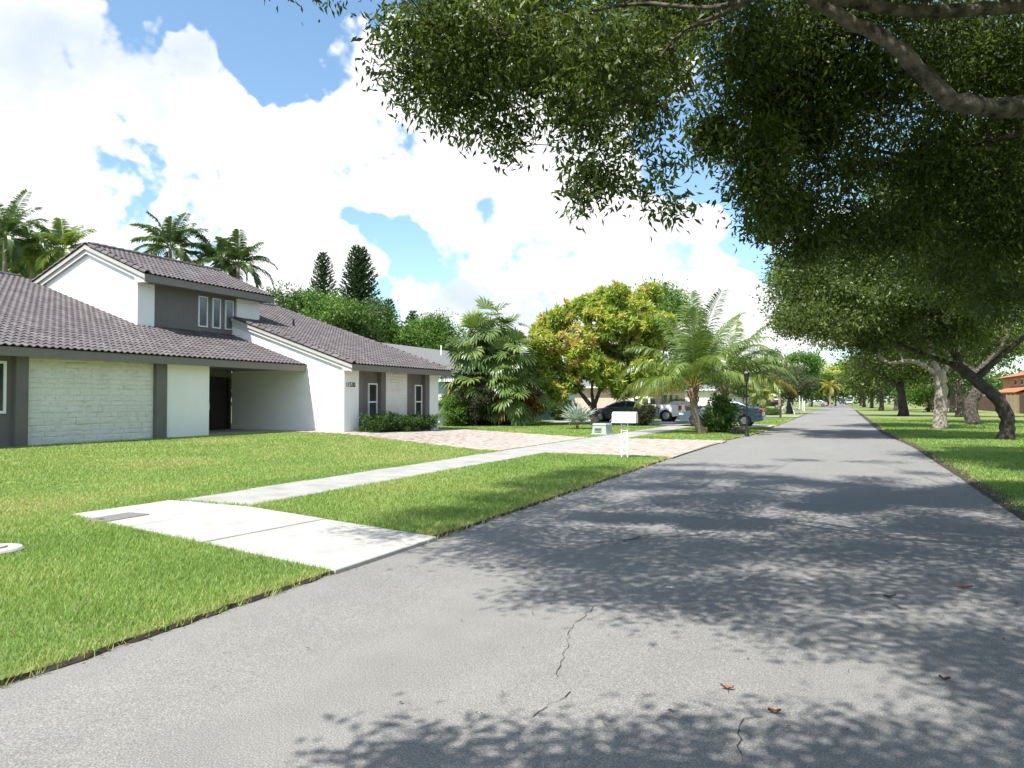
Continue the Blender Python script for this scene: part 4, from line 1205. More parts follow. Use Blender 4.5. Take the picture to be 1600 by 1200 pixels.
    for sx in (-1, 1):
        for sg in (-1, 1):
            yc = sg * (W2 - .115)
            w = MB().lathe([(wr_ * .62, -.105), (wr_ * .94, -.105), (wr_, -.07), (wr_, .07), (wr_ * .94, .105), (wr_ * .62, .105)], (sx * wb, yc, wr_), 24, 'y').build('wheel', 'rubber', c, smooth='auto', world=False)
            o_ = sg * .107
            rim = MB().lathe([(wr_ * .60, 0), (wr_ * .60, sg * .008), (wr_ * .52, sg * .009), (wr_ * .50, sg * -.02), (.02, sg * -.02)], (sx * wb, yc + o_, wr_), 20, 'y')
            for k in range(6):
                a_ = k * math.pi / 3 + .3; ca, sa = math.cos(a_), math.sin(a_); wd = .028
                x0_, z0_ = sx * wb, wr_
                q = [(x0_ + ca * r_ - sa * s_ * wd, yc + o_, z0_ + sa * r_ + ca * s_ * wd) for r_, s_ in ((.03, -1), (.03, 1), (wr_ * .55, .8), (wr_ * .55, -.8))]
                rim.prism(q, (0, sg * .012, 0))
            rim.build('rim', 'alloy', w, world=False)
            MB().lathe([(ar * .98, 0), (ar * .98, sg * .03), (.02, sg * .03)], (sx * wb, sg * (W2 - .26), wr_ * .95), 18, 'y').build('wheel_well', 'dark_plastic', c, world=False)
    xf, xr_ = S['top'][-1][0], S['top'][0][0]
    for sg in (-1, 1):
        MB().box((xr_ - .015, sg * W2 * .60, .82 if kind != 'pickup' else .80), (xr_ + .16, sg * W2 * .965, .98 if kind != 'pickup' else 1.12)).build('tail_light', 'tail_red', c, bevel=.02, world=False)
        MB().box((xf - .30, sg * W2 * .55, .62 if kind == 'sedan' else .80), (xf - .02, sg * W2 * .93, .74 if kind == 'sedan' else .95)).build('headlight', 'lamp_clear', c, bevel=.03, world=False)
        xm_ = S['wins'][-1][-1][0] - .08
        MB().box((xm_ - .06, sg * W2 * .90, zb0 + .03), (xm_ + .08, sg * (W2 + .16), zb0 + .16)).build('mirror', paintm, c, bevel=.03, world=False)
        for wn in S['wins'][-2:]:
            xc = min(x for x, z in wn) + .12
            MB().box((xc - .02, sg * (W2 * .985), zb0 - .15), (xc + .16, sg * (W2 * 1.012), zb0 - .12)).build('door_handle', paintm, c, bevel=.006, world=False)
            xs_ = min(x for x, z in wn) - .04
            MB().box((xs_ - .006, sg * (W2 * .98), .42), (xs_ + .006, sg * (W2 * 1.002), zb0 - .02)).build('door_seam', 'dark_plastic', c, world=False)
    MB().box((xr_ - .05, -W2 * .88, .36 if kind == 'sedan' else .45), (xr_ + .18, W2 * .88, .60 if kind == 'sedan' else .62)).build('rear_bumper', paintm if kind == 'sedan' else 'dark_plastic', c, bevel=.05, world=False)
    MB().box((xf - .2, -W2 * .84, .30), (xf + .035, W2 * .84, .52)).build('front_bumper', paintm if kind == 'sedan' else 'dark_plastic', c, bevel=.05, world=False)
    MB().box((xr_ - .055, -.17, .66), (xr_ + .02, .17, .80)).build('number_plate', 'plate', c, bevel=.004, world=False)
    MB().box((xf - .05, -.45, .56), (xf + .012, .45, .68)).build('grille', 'dark_plastic', c, bevel=.01, world=False)
    if kind == 'pickup':
        MB().box((-2.66, -W2 * .86, 1.12), (-.72, W2 * .86, 1.186)).build('bed_floor', 'dark_plastic', c, world=False)
    return c
q = gnd(937, 661)
car('dark navy sedan parked on the drive beside the white pickup', (q.x - .75 + 2.35 - .25, q.y + .95, .078), math.pi, 'paint_navy', 'sedan')
q = gnd(1040, 660.5)
car('white pickup truck with open bed and black bumper parked on the drive', (q.x - 1.72, q.y + 1.0, .078), math.pi, 'paint_white', 'pickup', 'pickup truck', 'pickup_truck')
car('black sedan parked behind the white pickup', (q.x - .9, q.y + 8.0, .03), math.pi, 'dark_plastic', 'sedan')
q = gnd(1163, 668.5)
car('blue grey sedan parked behind the palms with its rear to the road', (q.x - 1.38, q.y + .95, .078), math.pi, 'paint_blue', 'sedan')
def carat(px, py, rz, pm, kind, label, group=None):
    q_ = gnd(px, py); car(label, (q_.x, q_.y, .03), rz, pm, kind, group=group)
carat(1203, 638, math.pi * .98, 'paint_black', 'suv', 'black car on a drive behind the propped grey-green tree')
carat(1276, 635, math.pi, 'paint_silver', 'sedan', 'silver car on a far drive beyond the white posts')
carat(1283, 634, math.pi, 'paint_black', 'sedan', 'dark car on a far drive beyond the white posts')
carat(1317, 632.2, -math.pi / 2, 'paint_black', 'suv', 'dark car standing in the road at its far end')
carat(1327, 632.6, -math.pi / 2, 'paint_silver', 'suv', 'silver car standing beside a dark one at the far road end')
# ------------------------------------------------------------------ vegetation builders
def bez(pts, n):
    """smooth polyline through control points (Catmull-Rom)"""
    P = [Vector(p_) for p_ in pts]
    P = [P[0] * 2 - P[1]] + P + [P[-1] * 2 - P[-2]]
    out_ = []
    m_ = len(P) - 3
    for i in range(m_):
        a, b_, c, d = P[i:i + 4]
        for k in range(n):
            t = k / n
            out_.append(.5 * ((2 * b_) + (c - a) * t + (2 * a - 5 * b_ + 4 * c - d) * t * t + (3 * b_ - a - 3 * c + d) * t ** 3))
    out_.append(P[-2])
    return out_
def rads(r0, r1, n, p_=1.0): return [r0 + (r1 - r0) * (i / (n - 1)) ** p_ for i in range(n)]
LEAFCOUNT = [0]
def tree(name, label, base, limbs, lobes, leafm, barkm, leaf=.08, wr=.42, seed=1, group=None, droop=.5, rosette=0.0, cat='tree', twig=1.0, varc=None, outw=.5, ctrunk='trunk'):
    base = Vector(base)
    rg = random.Random(seed); npr = np.random.default_rng(seed)
    t = thing(name, base, label, cat, group)
    mb = MB(); samples = []
    for li, (pts, r0, r1) in enumerate(limbs):
        P = bez(pts, 5)
        amp = min(.2 * r0, .03)
        P = [P[0]] + [p_ + Vector((rg.uniform(-amp, amp), rg.uniform(-amp, amp), 0)) for p_ in P[1:]]
        rr_ = rads(r0, r1, len(P), .8)
        if li == 0: rr_[0] *= 1.35; rr_[1] *= 1.08
        mb.tube(P, [q_ * rg.uniform(.93, 1.09) for q_ in rr_], 14 if r0 > .1 else (10 if r0 > .05 else 6), True, .10 if r0 > .05 else .06, rg)
        samples += [(p_, r_) for p_, r_ in zip(P[2:], rr_[2:])]
    V = []; VAR = []
    for (c, rad, ncl, nlf, crad) in lobes:
        c = Vector(c)
        if twig and samples:
            s_, sr = min(samples, key=lambda q_: (q_[0] - c).length)
            mid = s_.lerp(c, .5) + Vector((rg.uniform(-.15, .15), rg.uniform(-.15, .15), .12 * (c - s_).length))
            r0 = min(sr * .75, .012 + .028 * (c - s_).length) * twig
            P = bez([s_, mid, c], 3); mb.tube(P, rads(r0, .010 * twig, len(P)), 5)
        d = unit(npr.normal(size=(ncl, 3))) * (npr.random((ncl, 1)) ** .45)
        C = np.array(c) + d * np.array(rad)
        cv = npr.uniform(.12, .72, ncl) if varc is None else varc(npr, ncl, d)
        if twig:
            for q_ in C[: max(3, int(ncl * .6))]:
                q_ = Vector(q_); P = [c.lerp(q_, .05), c.lerp(q_, .55) + Vector((0, 0, .08 * (q_ - c).length)), q_]
                mb.tube(P, rads(.011 * twig, .004 * twig, 3), 4, False)
        n = ncl * nlf
        idx = np.repeat(np.arange(ncl), nlf)
        cc = np.repeat(C, nlf, 0); dd = np.repeat(d, nlf, 0)
        if rosette:
            D = unit(npr.normal(size=(n, 3)) + dd * .6 + np.array([0, 0, .25]))
            D[:, 2] -= droop * npr.random(n)
            P = cc + npr.normal(size=(n, 3)) * crad * .35
        else:
            off = npr.normal(size=(n, 3)) * crad * np.array([1, 1, .8])
            P = cc + off
            D = unit(npr.normal(size=(n, 3)) * .8 + dd * outw + np.array([0, 0, -droop]))
        S = leaf * npr.uniform(.65, 1.25, n)
        V.append(leaves(P, D, S, wr, npr)); VAR.append(np.clip(cv[idx] + npr.normal(0, .10, n), 0, 1))
    V = np.concatenate(V) - np.array(base)
    if limbs: mb.build(ctrunk, barkm, t, smooth=True)
    put('crown' if cat == 'tree' else 'foliage', np_mesh('crown', V, 4, leafm, np.concatenate(VAR)), t)
    LEAFCOUNT[0] += len(V) // 4
    return t
def V3(*a): return Vector(a)
def blobs(c, rad, n, seed, r=(.8, 1.3), ncl=14, nlf=60, crad=.3, flat=.7, shell=.5):
    """lobes scattered in an ellipsoid"""
    rg = np.random.default_rng(seed); out_ = []
    d = unit(rg.normal(size=(n, 3))) * (rg.random((n, 1)) ** shell)
    for q_ in d:
        rr_ = rg.uniform(*r)
        out_.append((tuple(np.array(c) + q_ * np.array(rad)), (rr_, rr_, rr_ * flat), ncl, nlf, crad))
    return out_
# ------------------------------------------------------------------ the row of big shade trees on the green
# nearest tree: its trunk stands just outside the view, its limbs reach over the road
b0 = V3(4.7, 6.4, 0.0)
left = [  # photo position, distance, lobe radius in metres, density
    (640, 50, 7.6, .42, 1), (620, 110, 7.6, .25, .8), (700, 40, 7.4, .50, 1), (665, 130, 7.5, .38, 1), (690, 175, 7.5, .22, .7), (740, 120, 7.5, .45, 1), (738, 190, 7.6, .22, .8),
    (775, 50, 7.3, .55, 1), (790, 150, 7.6, .36, .9), (772, 200, 7.7, .20, .7), (800, 232, 7.6, .15, .6), (850, 60, 7.3, .55, 1), (845, 150, 7.5, .36, .5), (822, 195, 7.7, .18, .35),
    (920, 70, 7.2, .55, 1), (905, 150, 7.3, .42, 1), (925, 215, 7.4, .34, 1), (915, 265, 7.4, .24, .9), (905, 305, 7.4, .16, .8), (940, 290, 7.4, .20, .8),
    (990, 80, 7.1, .50, .8), (980, 160, 7.2, .36, .75), (985, 225, 7.3, .28, .5), (985, 265, 7.3, .22, .45), (1010, 300, 7.3, .16, .7), (1045, 322, 7.3, .12, .8), (1035, 260, 7.4, .18, .35),
    (1045, 90, 7.2, .38, .4), (1035, 165, 7.3, .26, .5), (1062, 120, 7.4, .26, .4), (1085, 50, 7.4, .30, .45), (1025, 205, 7.3, .2, .4)]
lobes = []
for (px, py, d_, r_, de) in left:
    lobes.append((at(px, py, d_), (r_, r_ * 1.25, r_ * .85), max(5, int(48 * de * r_)), int(32 * de + 8), .105))
rgs = random.Random(31)
right = [(1165, 80, 8.6, .5), (1125, 215, 8.8, .20), (1108, 200, 8.6, .11), (1190, 180, 9.0, .5), (1180, 285, 9.0, .20), (1190, 240, 9.0, .3), (1210, 100, 9.0, .8), (1220, 220, 9.3, .7), (1200, 320, 9.3, .36), (1195, 350, 9.4, .2),
         (1250, 330, 9.6, .45), (1262, 385, 9.6, .2), (1290, 150, 9.5, .9), (1300, 270, 9.8, .8), (1310, 360, 10., .5), (1240, 40, 8.8, .6), (1330, 60, 9.0, .7), (1380, 150, 9.5, .9), (1400, 270, 10, .9), (1390, 380, 10.4, .6),
         (1450, 90, 9.3, .7), (1480, 240, 10, .9), (1490, 350, 10.5, .8), (1560, 130, 9.6, .8), (1570, 270, 10, .9), (1580, 380, 10.4, .7), (1640, 200, 10, 1.), (1650, 340, 10, .9), (1480, 420, 11, .6), (1560, 460, 11, .6)]
for (px, py, d_, r_) in right:
    lobes.append((at(px, py, d_ + rgs.uniform(-.3, .6)), (r_, r_ * 1.2, r_ * .8), int(44 * r_) + 8, 62, .15))
# the upper crown: the foliage that throws the deep shade on the road
sil = [(560, -400), (590, -60), (600, 60), (625, 150), (700, 190), (760, 190), (800, 215), (840, 150), (890, 270), (930, 300), (1000, 200), (1040, 110), (1070, 40), (1120, 70), (1165, 170), (1200, 270), (1270, 330), (1400, 410), (1700, 500), (3000, 600)]
def below(px):
    for (x0, y0), (x1, y1) in zip(sil[:-1], sil[1:]):
        if x0 <= px <= x1: return y0 + (y1 - y0) * (px - x0) / (x1 - x0)
    return -1e9 if px < 560 else 600
lx_, ly_ = LDIR.x / -LDIR.z, LDIR.y / -LDIR.z
def shade_lobe(sx, sy, r_, rg):
    for z in (rg.uniform(5.6, 7.0), 7.4, 8.2, 9.0, 10.0):
        x, y = sx - lx_ * z, sy - ly_ * z
        d_ = depth(x, y)
        if d_ < 1.5: return (x, y, z)
        px = 800 + FPX * (x * cY + y * sY) / d_; py = VPY - FPX * (z - EYE) / d_
        rp = FPX * r_ / d_
        if py + rp < -10 or (py + rp * .8 < below(px - rp * .8) and py + rp * .8 < below(px)) or px > 1700: return (x, y, z)
    return None
sg_ = random.Random(17)
cast = [(l[0][0] + lx_ * l[0][2], l[0][1] + ly_ * l[0][2]) for l in lobes[:len(left)]]
sy = 5.75
while sy < 16.4:
    sx = -5.0 + max(0, (7.7 - sy) * 1.5)
    while sx < 3.6:
        if sg_.random() > (.06 if sy < 13 else .18) and not any(math.hypot(sx - u, sy - w) < .36 for u, w in cast):
            q_ = shade_lobe(sx + sg_.uniform(-.3, .3), sy + sg_.uniform(-.3, .3), .62, sg_)
            if q_: lobes.append((q_, (.70, .70, .42), 21, 98 if sx > -2.5 else 66, .18))
        sx += .92
    sy += .88
for sy in (18.3, 20.9):
    sx = -4.0
    while sx < 2.6:
        if sg_.random() > .45:
            q_ = shade_lobe(sx, sy + sg_.uniform(-.3, .3), .6, sg_)
            if q_: lobes.append((q_, (.65, .55, .4), 15, 60, .17))
        sx += .95
for (sx, sy) in [(.9, 4.5), (1.5, 4.8), (2.1, 5.2), (1.2, 4.2), (2.0, 3.9), (-5.6, 13.6), (-5.4, 14.5), (1.0, 4.9), (1.9, 4.4), (2.6, 5.0), (1.5, 4.0), (2.5, 3.6), (-.2, 5.5), (.6, 5.4), (1.4, 5.2), (2.2, 5.6), (3.0, 4.2), (.7, 3.6), (1.6, 3.1), (2.4, 2.8), (3.2, 3.2)]:
    q_ = shade_lobe(sx, sy, .55, sg_)
    if q_: lobes.append((q_, (.6, .6, .4), 15, 55, .16))
sy = 8.5
while sy < 15.2:
    sx = 3.9
    while sx < 7.4:
        if sg_.random() > .15:
            q_ = shade_lobe(sx + sg_.uniform(-.3, .3), sy + sg_.uniform(-.3, .3), .8, sg_)
            if q_: lobes.append((q_, (.8, .8, .5), 17, 66, .2))
        sx += 1.1
    sy += 1.1
for (x, y, z, r_) in [(2.6, 6.2, 8.0, 1.3), (3.8, 4.4, 7.6, 1.3), (4.8, 7.5, 8.2, 1.4), (5.5, 3.0, 6.0, 1.2), (6.0, 6.0, 6.5, 1.4), (5.0, 9.5, 6.5, 1.4), (3.2, 10.5, 6.8, 1.3), (6.5, 9, 7.5, 1.4), (4.6, 10.5, 5.2, 1.0), (2.0, 11.0, 7.4, 1.3), (3.6, 12.0, 7.0, 1.3)]:
    lobes.append(((x, y, z), (r_, r_, r_ * .7), int(26 * r_) + 4, 60, .22))
L1 = [([b0, b0 + V3(-.05, .05, 1.2), b0 + V3(-.3, .1, 2.4), (4.0, 6.6, 3.2)], .30, .22),
      ([(4.0, 6.6, 3.0), (3.0, 6.9, 3.6), at(1640, 166, 6.1), at(1560, 168, 6.1), at(1492, 158, 6.0), at(1440, 118, 6.0), at(1380, 60, 6.0), at(1310, 22, 6.0), at(1255, -12, 6.0), (-.9, 6.3, 5.6), (-2.0, 6.6, 6.0), (-3.2, 7.0, 6.2)], .105, .03),
      ([at(1498, 160, 6.0), at(1455, 140, 6.05), at(1425, 95, 6.1)], .06, .012),
      ([(4.0, 6.6, 3.2), (3.6, 6.6, 4.2), at(1680, 5, 6.3), at(1560, 12, 6.3), at(1440, 18, 6.4), at(1330, 2, 6.5), at(1240, -40, 6.6)], .085, .045),
      ([at(1255, -12, 6.0), at(1190, -6, 6.4), at(1130, 20, 6.8), at(1070, 48, 7.1), at(1030, 90, 7.2), at(1000, 130, 7.2)], .032, .010),
      ([at(1190, -6, 6.4), at(1110, 12, 6.8), at(1000, 6, 7.1), at(900, 20, 7.3), at(800, 40, 7.4), at(690, 60, 7.5)], .028, .008),
      ([at(1000, 130, 7.2), at(960, 170, 7.3), at(930, 230, 7.4), at(915, 290, 7.4)], .010, .004),
      ([(4.0, 6.6, 3.2), (4.2, 7.0, 5), (4.4, 7.4, 7), (4.3, 7.6, 8.2)], .18, .04),
      ([(4.1, 6.8, 4.2), (2.6, 7.6, 6.0), (.6, 8.2, 7.6), (-2, 8.6, 8.2), (-5, 8.8, 8.2)], .09, .02),
      ([(4.0, 6.6, 3.6), (3.0, 5.2, 5.0), (1.4, 4.2, 6.2), (-1, 4.6, 6.6)], .09, .02),
      ([(4.0, 6.6, 3.4), (3.4, 8.4, 4.6), at(1480, 240, 10), at(1300, 220, 9.8)], .08, .015)]
G = 'shade trees along the green'
tree('shade_tree', 'dense dark shade tree whose leafy limbs hang over the near road', b0, L1, lobes, 'oak_leaf', 'bark', .096, .34, 41, G, .6, twig=.7)
# tree behind the viewpoint, known by its shadow on the road
b1 = V3(4.9, -5.6, 0.0)
lb = [((x, y, z), (r_, r_, r_ * .6), int(26 * r_) + 4, 62, .17) for (x, y, z, r_) in
      [(-2.5, -.15, 4.9, .45), (-1.7, .10, 4.9, .5), (-.8, .25, 5.2, .6), (.3, .4, 5.4, .7), (-1.2, -.2, 5.5, .8), (.9, .0, 5.7, .9), (1.8, .6, 5.5, .9), (.2, -.8, 6.0, 1.1), (2.2, -.8, 6.2, 1.2), (-1.6, -1.2, 5.8, 1.0), (4, -1.0, 6.4, 1.3), (4, -4, 6.5, 1.8), (6, -5, 6, 1.8), (5, -8, 6, 1.8), (2.5, -5, 6.3, 1.6), (1.8, 1.6, 5.2, .45), (2.8, 1.2, 5.4, .6)]]
tree('shade_tree', 'broad shade tree behind the viewpoint whose shadow falls on the near road', b1,
     [([b1, b1 + V3(0, .1, 1.5), b1 + V3(-.2, .3, 3)], .28, .22), ([b1 + V3(-.2, .3, 2.9), (3, -3, 5), (1, -.8, 5.4), (-1.4, .3, 4.9)], .16, .03), ([b1 + V3(-.2, .3, 2.9), (5, -6, 5), (4.5, -6.5, 6.5)], .16, .04)],
     lb, 'oak_leaf', 'bark', .10, .4, 43, G, .5)
# second tree, trunk just outside the view
b2 = V3(6.0, 20.6, 0)
lb = blobs((4.6, 20.8, 6.6), (3.8, 4.0, 2.3), 64, 51, (.8, 1.35), 16, 90, .26) + blobs((3.4, 19.0, 5.0), (1.8, 3.0, .8), 12, 52, (.6, .9), 12, 50, .2) + blobs((5.6, 15.0, 6.6), (3.4, 4.4, 1.6), 34, 53, (.8, 1.3), 15, 90, .26)
tree('shade_tree', 'dark spreading shade tree between the overhanging one and the crooked black trunk', b2,
     [([b2, b2 + V3(0, 0, 1.6), b2 + V3(-.4, 0, 3)], .28, .2), ([b2 + V3(-.4, 0, 2.9), (4, 20.4, 4.6), (2.4, 20, 5.8), (1, 20, 6.4)], .15, .03), ([b2 + V3(-.4, 0, 2.9), (5.6, 20, 5), (5, 19, 7.4)], .15, .04), ([b2 + V3(-.4, 0, 2.9), (6.6, 19, 4.4), (7.4, 17.6, 5.6)], .12, .03)],
     lb, 'oak_leaf', 'bark', .13, .45, 55, G, .45)
# crooked dark trunk
b3 = gnd(1571, 688); b3.z = 0
lb = blobs((2.2, 34.5, 6.4), (5.2, 4.8, 2.7), 76, 61, (.8, 1.4), 15, 74, .28) + blobs((-.6, 33.0, 5.0), (2.4, 2.6, 1.3), 18, 62, (.6, 1.0), 12, 46, .24) + blobs((8, 34, 6.8), (3.6, 4, 2.2), 30, 63, (.8, 1.4), 13, 46, .28)
tree('shade_tree', 'crooked shade tree with a dark bent trunk leaning to the road', b3,
     [([b3, b3 + V3(.06, 0, .8), b3 + V3(-.22, 0, 1.6), b3 + V3(-1.0, 0, 2.4), b3 + V3(-1.7, 0, 3.1)], .27, .20),
      ([b3 + V3(-1.5, 0, 2.9), b3 + V3(-1.75, 0, 3.6), b3 + V3(-2.1, 0, 4.6), b3 + V3(-2.9, 0, 5.4), b3 + V3(-3.6, .2, 6.6)], .19, .05),
      ([b3 + V3(-1.0, 0, 2.4), b3 + V3(.2, .3, 3.6), b3 + V3(1.6, .4, 4.8), b3 + V3(2.6, .4, 6)], .14, .04),
      ([b3 + V3(-1.7, 0, 3.0), b3 + V3(-3.4, .4, 3.8), b3 + V3(-5.4, .3, 5.0)], .12, .03)],
     lb, 'oak_leaf', 'bark_dark', .165, .46, 65, G, .4)
# pale trunk
b4 = gnd(1469, 670.5); b4.z = 0
lb = blobs((3.2, 47, 7.2), (4.8, 4.6, 2.7), 60, 71, (.9, 1.5), 12, 46, .34) + blobs((1.0, 46, 5.2), (2.6, 2.4, 1.0), 14, 72, (.7, 1.0), 10, 40, .28)
tree('shade_tree', 'shade tree with a thick straight pale grey trunk', b4,
     [([b4, b4 + V3(.03, 0, 1.1), b4 + V3(.05, 0, 2.2), b4 + V3(-.05, 0, 3.2)], .36, .30),
      ([b4 + V3(-.05, 0, 3.0), b4 + V3(-.35, 0, 4.2), b4 + V3(-.5, 0, 5.4), b4 + V3(-.3, 0, 7)], .2, .05),
      ([b4 + V3(0, 0, 2.9), b4 + V3(-1.2, -.2, 3.7), b4 + V3(-2.6, -.3, 3.7), b4 + V3(-3.2, -.2, 4.8), b4 + V3(-3.6, 0, 6)], .15, .04),
      ([b4 + V3(.05, 0, 2.9), b4 + V3(.7, 0, 4.0), b4 + V3(1.6, .2, 5.4)], .17, .05)],
     lb, 'oak_leaf', 'bark_pale', .18, .5, 75, G, .4)
# further trees
b5 = gnd(1521, 663.5); b5.z = 0
lb = blobs((8.2, 58, 6.6), (5.0, 4.6, 2.7), 50, 81, (1.0, 1.6), 11, 42, .38)
tree('shade_tree', 'shade tree with a leaning brown trunk in front of the tan fence section', b5,
     [([b5, b5 + V3(-.1, 0, 1.2), b5 + V3(.25, 0, 2.4), b5 + V3(.1, 0, 3.6)], .42, .30), ([b5 + V3(.2, 0, 3.3), b5 + V3(-1.4, 0, 4.6), b5 + V3(-2.4, 0, 6.4)], .2, .06), ([b5 + V3(.2, 0, 3.3), b5 + V3(1.6, 0, 5), b5 + V3(2.2, 0, 6.6)], .2, .06)],
     lb, 'oak_leaf', 'bark', .21, .5, 85, G, .4)
b6 = gnd(1412, 650.5); b6.z = 0
lb = blobs((4.6, 79, 6.2), (5.2, 5.0, 3.0), 52, 91, (1.1, 1.8), 10, 40, .45)
tree('shade_tree', 'dark trunked shade tree next along the road past the pale trunk', b6,
     [([b6, b6 + V3(-.1, 0, 1.6), b6 + V3(-.3, 0, 3.2)], .42, .32), ([b6 + V3(-.3, 0, 3), b6 + V3(-2.2, 0, 4.2), b6 + V3(-4, 0, 5)], .2, .06), ([b6 + V3(-.3, 0, 3), b6 + V3(.8, 0, 5), b6 + V3(1, 0, 7)], .2, .06)],
     lb, 'oak_leaf', 'bark_dark', .27, .5, 95, G, .4)
far = [(1377, 642, 5.2, 'a'), (1350, 636.5, 5.6, 'b'), (1362, 638.0, 5.0, 'c'), (1500, 652, 6.0, 'd'), (1345, 634, 6.0, 'e'), (1488, 645, 6.0, 'f'), (1400, 640.5, 5.4, 'g')]
lab = ['shade tree with a forked grey trunk far along the green', 'small round far tree by the road end on the green side', 'far shade tree with a thin trunk before the brown fence',
       'shade tree with a hidden trunk before the long brown fence', 'farthest shade tree of the green row', 'leafy tree close to the brown fence behind the leaning trunk', 'mid-distance shade tree with a low crown on the green']
for i, (px, py, hh, k) in enumerate(far):
    bb = gnd(px, py); bb.z = 0
    dd = depth(bb.x, bb.y)
    lb = blobs((bb.x, bb.y, hh * 1.02), (4.2, 4.2, 2.3), 30, 100 + i, (1.2, 1.9), 9, 30, .55)
    tree('shade_tree', lab[i], bb, [([bb, bb + V3(.05, 0, 1.4), bb + V3(-.1, 0, 3.2)], .34, .24), ([bb + V3(-.1, 0, 3), bb + V3(-1.5, 0, 4.4)], .16, .05), ([bb + V3(-.1, 0, 3), bb + V3(1.3, .5, 4.6)], .16, .05)],
         lb, 'oak_leaf', 'bark', max(.26, dd * .0034), .55, 110 + i, G, .35)

# ------------------------------------------------------------------ mango tree
bm_ = gnd(930, 665.5); bm_.z = .03
cm = at(935, 545, 46.5)
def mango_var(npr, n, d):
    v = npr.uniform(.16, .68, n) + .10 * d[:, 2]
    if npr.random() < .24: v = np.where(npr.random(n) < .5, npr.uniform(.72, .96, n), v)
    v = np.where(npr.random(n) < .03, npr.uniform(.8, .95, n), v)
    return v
mlobes = []
mg = np.random.default_rng(77)
for (px, py, r_) in [(860, 515, 1.2), (850, 560, 1.0), (880, 495, 1.0), (900, 540, 1.5), (890, 590, 1.1), (940, 470, 1.0), (945, 500, 1.5), (950, 550, 1.6), (965, 460, .7), (990, 490, 1.4), (1000, 540, 1.5), (1010, 575, 1.1), (960, 590, 1.2), (925, 575, 1.1), (1030, 510, 1.1), (845, 535, .8), (870, 610, .7), (915, 480, .9), (1015, 465, .9), (975, 605, .9), (855, 595, .5), (840, 590, .5)]:
    for k in range(2):
        mlobes.append((at(px, py, 45.0 + mg.uniform(-1.2, 3.0)), (r_ * .85,) * 3, int(42 * r_), 34, .16))
tree('mango_tree', 'mango tree with yellow green leaves and copper new growth', bm_,
     [([bm_, bm_ + V3(-.1, 0, .8), bm_ + V3(-.1, 0, 1.3)], .26, .2), ([bm_ + V3(-.1, 0, 1.0), bm_ + V3(-1.1, 0, 2.2), bm_ + V3(-1.9, .3, 3.2), bm_ + V3(-2.6, .3, 4.6)], .14, .04),
      ([bm_ + V3(-.1, 0, 1.0), bm_ + V3(-.2, 0, 2.4), bm_ + V3(0, .4, 4.6)], .13, .04), ([bm_ + V3(-.1, 0, 1.0), bm_ + V3(.4, 0, 2.4), bm_ + V3(.9, .4, 3.8), bm_ + V3(1.8, .4, 5)], .13, .04)],
     mlobes, 'mango_leaf', 'bark_dark', .36, .26, 78, None, .35, rosette=1.0, varc=mango_var)

# ------------------------------------------------------------------ pinnate palms
def frond(parent, base, az, el, L, bend, n, ll, droop, matl, npr, v0=.45, lw=.030, side=0.0, keep=1.0):
    """feather frond from base: rachis arching under its weight, leaflets hanging from it"""
    base = Vector(base); N = 14
    P = [np.array(base)]; T = []
    e = el; a = az
    for i in range(N):
        d = np.array([math.cos(e) * math.cos(a), math.cos(e) * math.sin(a), math.sin(e)])
        T.append(d); P.append(P[-1] + d * L / N)
        e -= bend / N * (.35 + 1.3 * i / N); a += side / N
    P = np.array(P); T = np.array(T + [T[-1]])
    F = []; VAR = []
    sd = unit(np.cross(T, np.array([[0, 0, 1.0]])))
    upv = np.cross(sd, T)
    for i in range(N):        # rachis
        w0, w1 = .028 * (1 - i / N) + .006, .028 * (1 - (i + 1) / N) + .006
        for ax in (sd, upv):
            F += [P[i] - ax[i] * w0, P[i] + ax[i] * w0, P[i + 1] + ax[i + 1] * w1, P[i + 1] - ax[i + 1] * w1]; VAR.append(.78)
    for k in range(n):
        t = .16 + .84 * k / n
        i = min(N - 1, int(t * N)); u = t * N - i
        p_ = P[i] * (1 - u) + P[i + 1] * u
        l = ll * (math.sin(math.pi * (.12 + .80 * t)) ** .6) * npr.uniform(.85, 1.1)
        for s_ in (-1, 1):
            if npr.random() > keep: continue
            sweep = .45 + .5 * t
            d = unit((sd[i] * s_ + T[i] * sweep + upv[i] * npr.uniform(.0, .35) + npr.normal(0, .06, 3))[None])[0]
            d2 = unit((d + np.array([0, 0, -droop * npr.uniform(.7, 1.2)]))[None])[0]
            d3 = unit((d2 + np.array([0, 0, -droop * npr.uniform(.9, 1.3)]))[None])[0]
            a1 = p_ + d * l * .35; a2 = a1 + d2 * l * .35; a3 = a2 + d3 * l * .32
            wv = unit(np.cross(d, T[i])[None])[0] * .35 + T[i] * .8
            w = lw
            F += [p_ - wv * w * .5, p_ + wv * w * .5, a1 + wv * w, a1 - wv * w]
            F += [a1 - wv * w, a1 + wv * w, a2 + wv * w * .8, a2 - wv * w * .8]
            F += [a2 - wv * w * .8, a2 + wv * w * .8, a3 + wv * w * .1, a3 - wv * w * .1]
            vv = float(np.clip(v0 + npr.normal(0, .13), 0, 1)); VAR += [vv, vv, vv]
    loc = np.array(world_of(parent).translation)
    return put('frond', np_mesh('frond', np.array(F) - loc, 4, matl, VAR), parent)
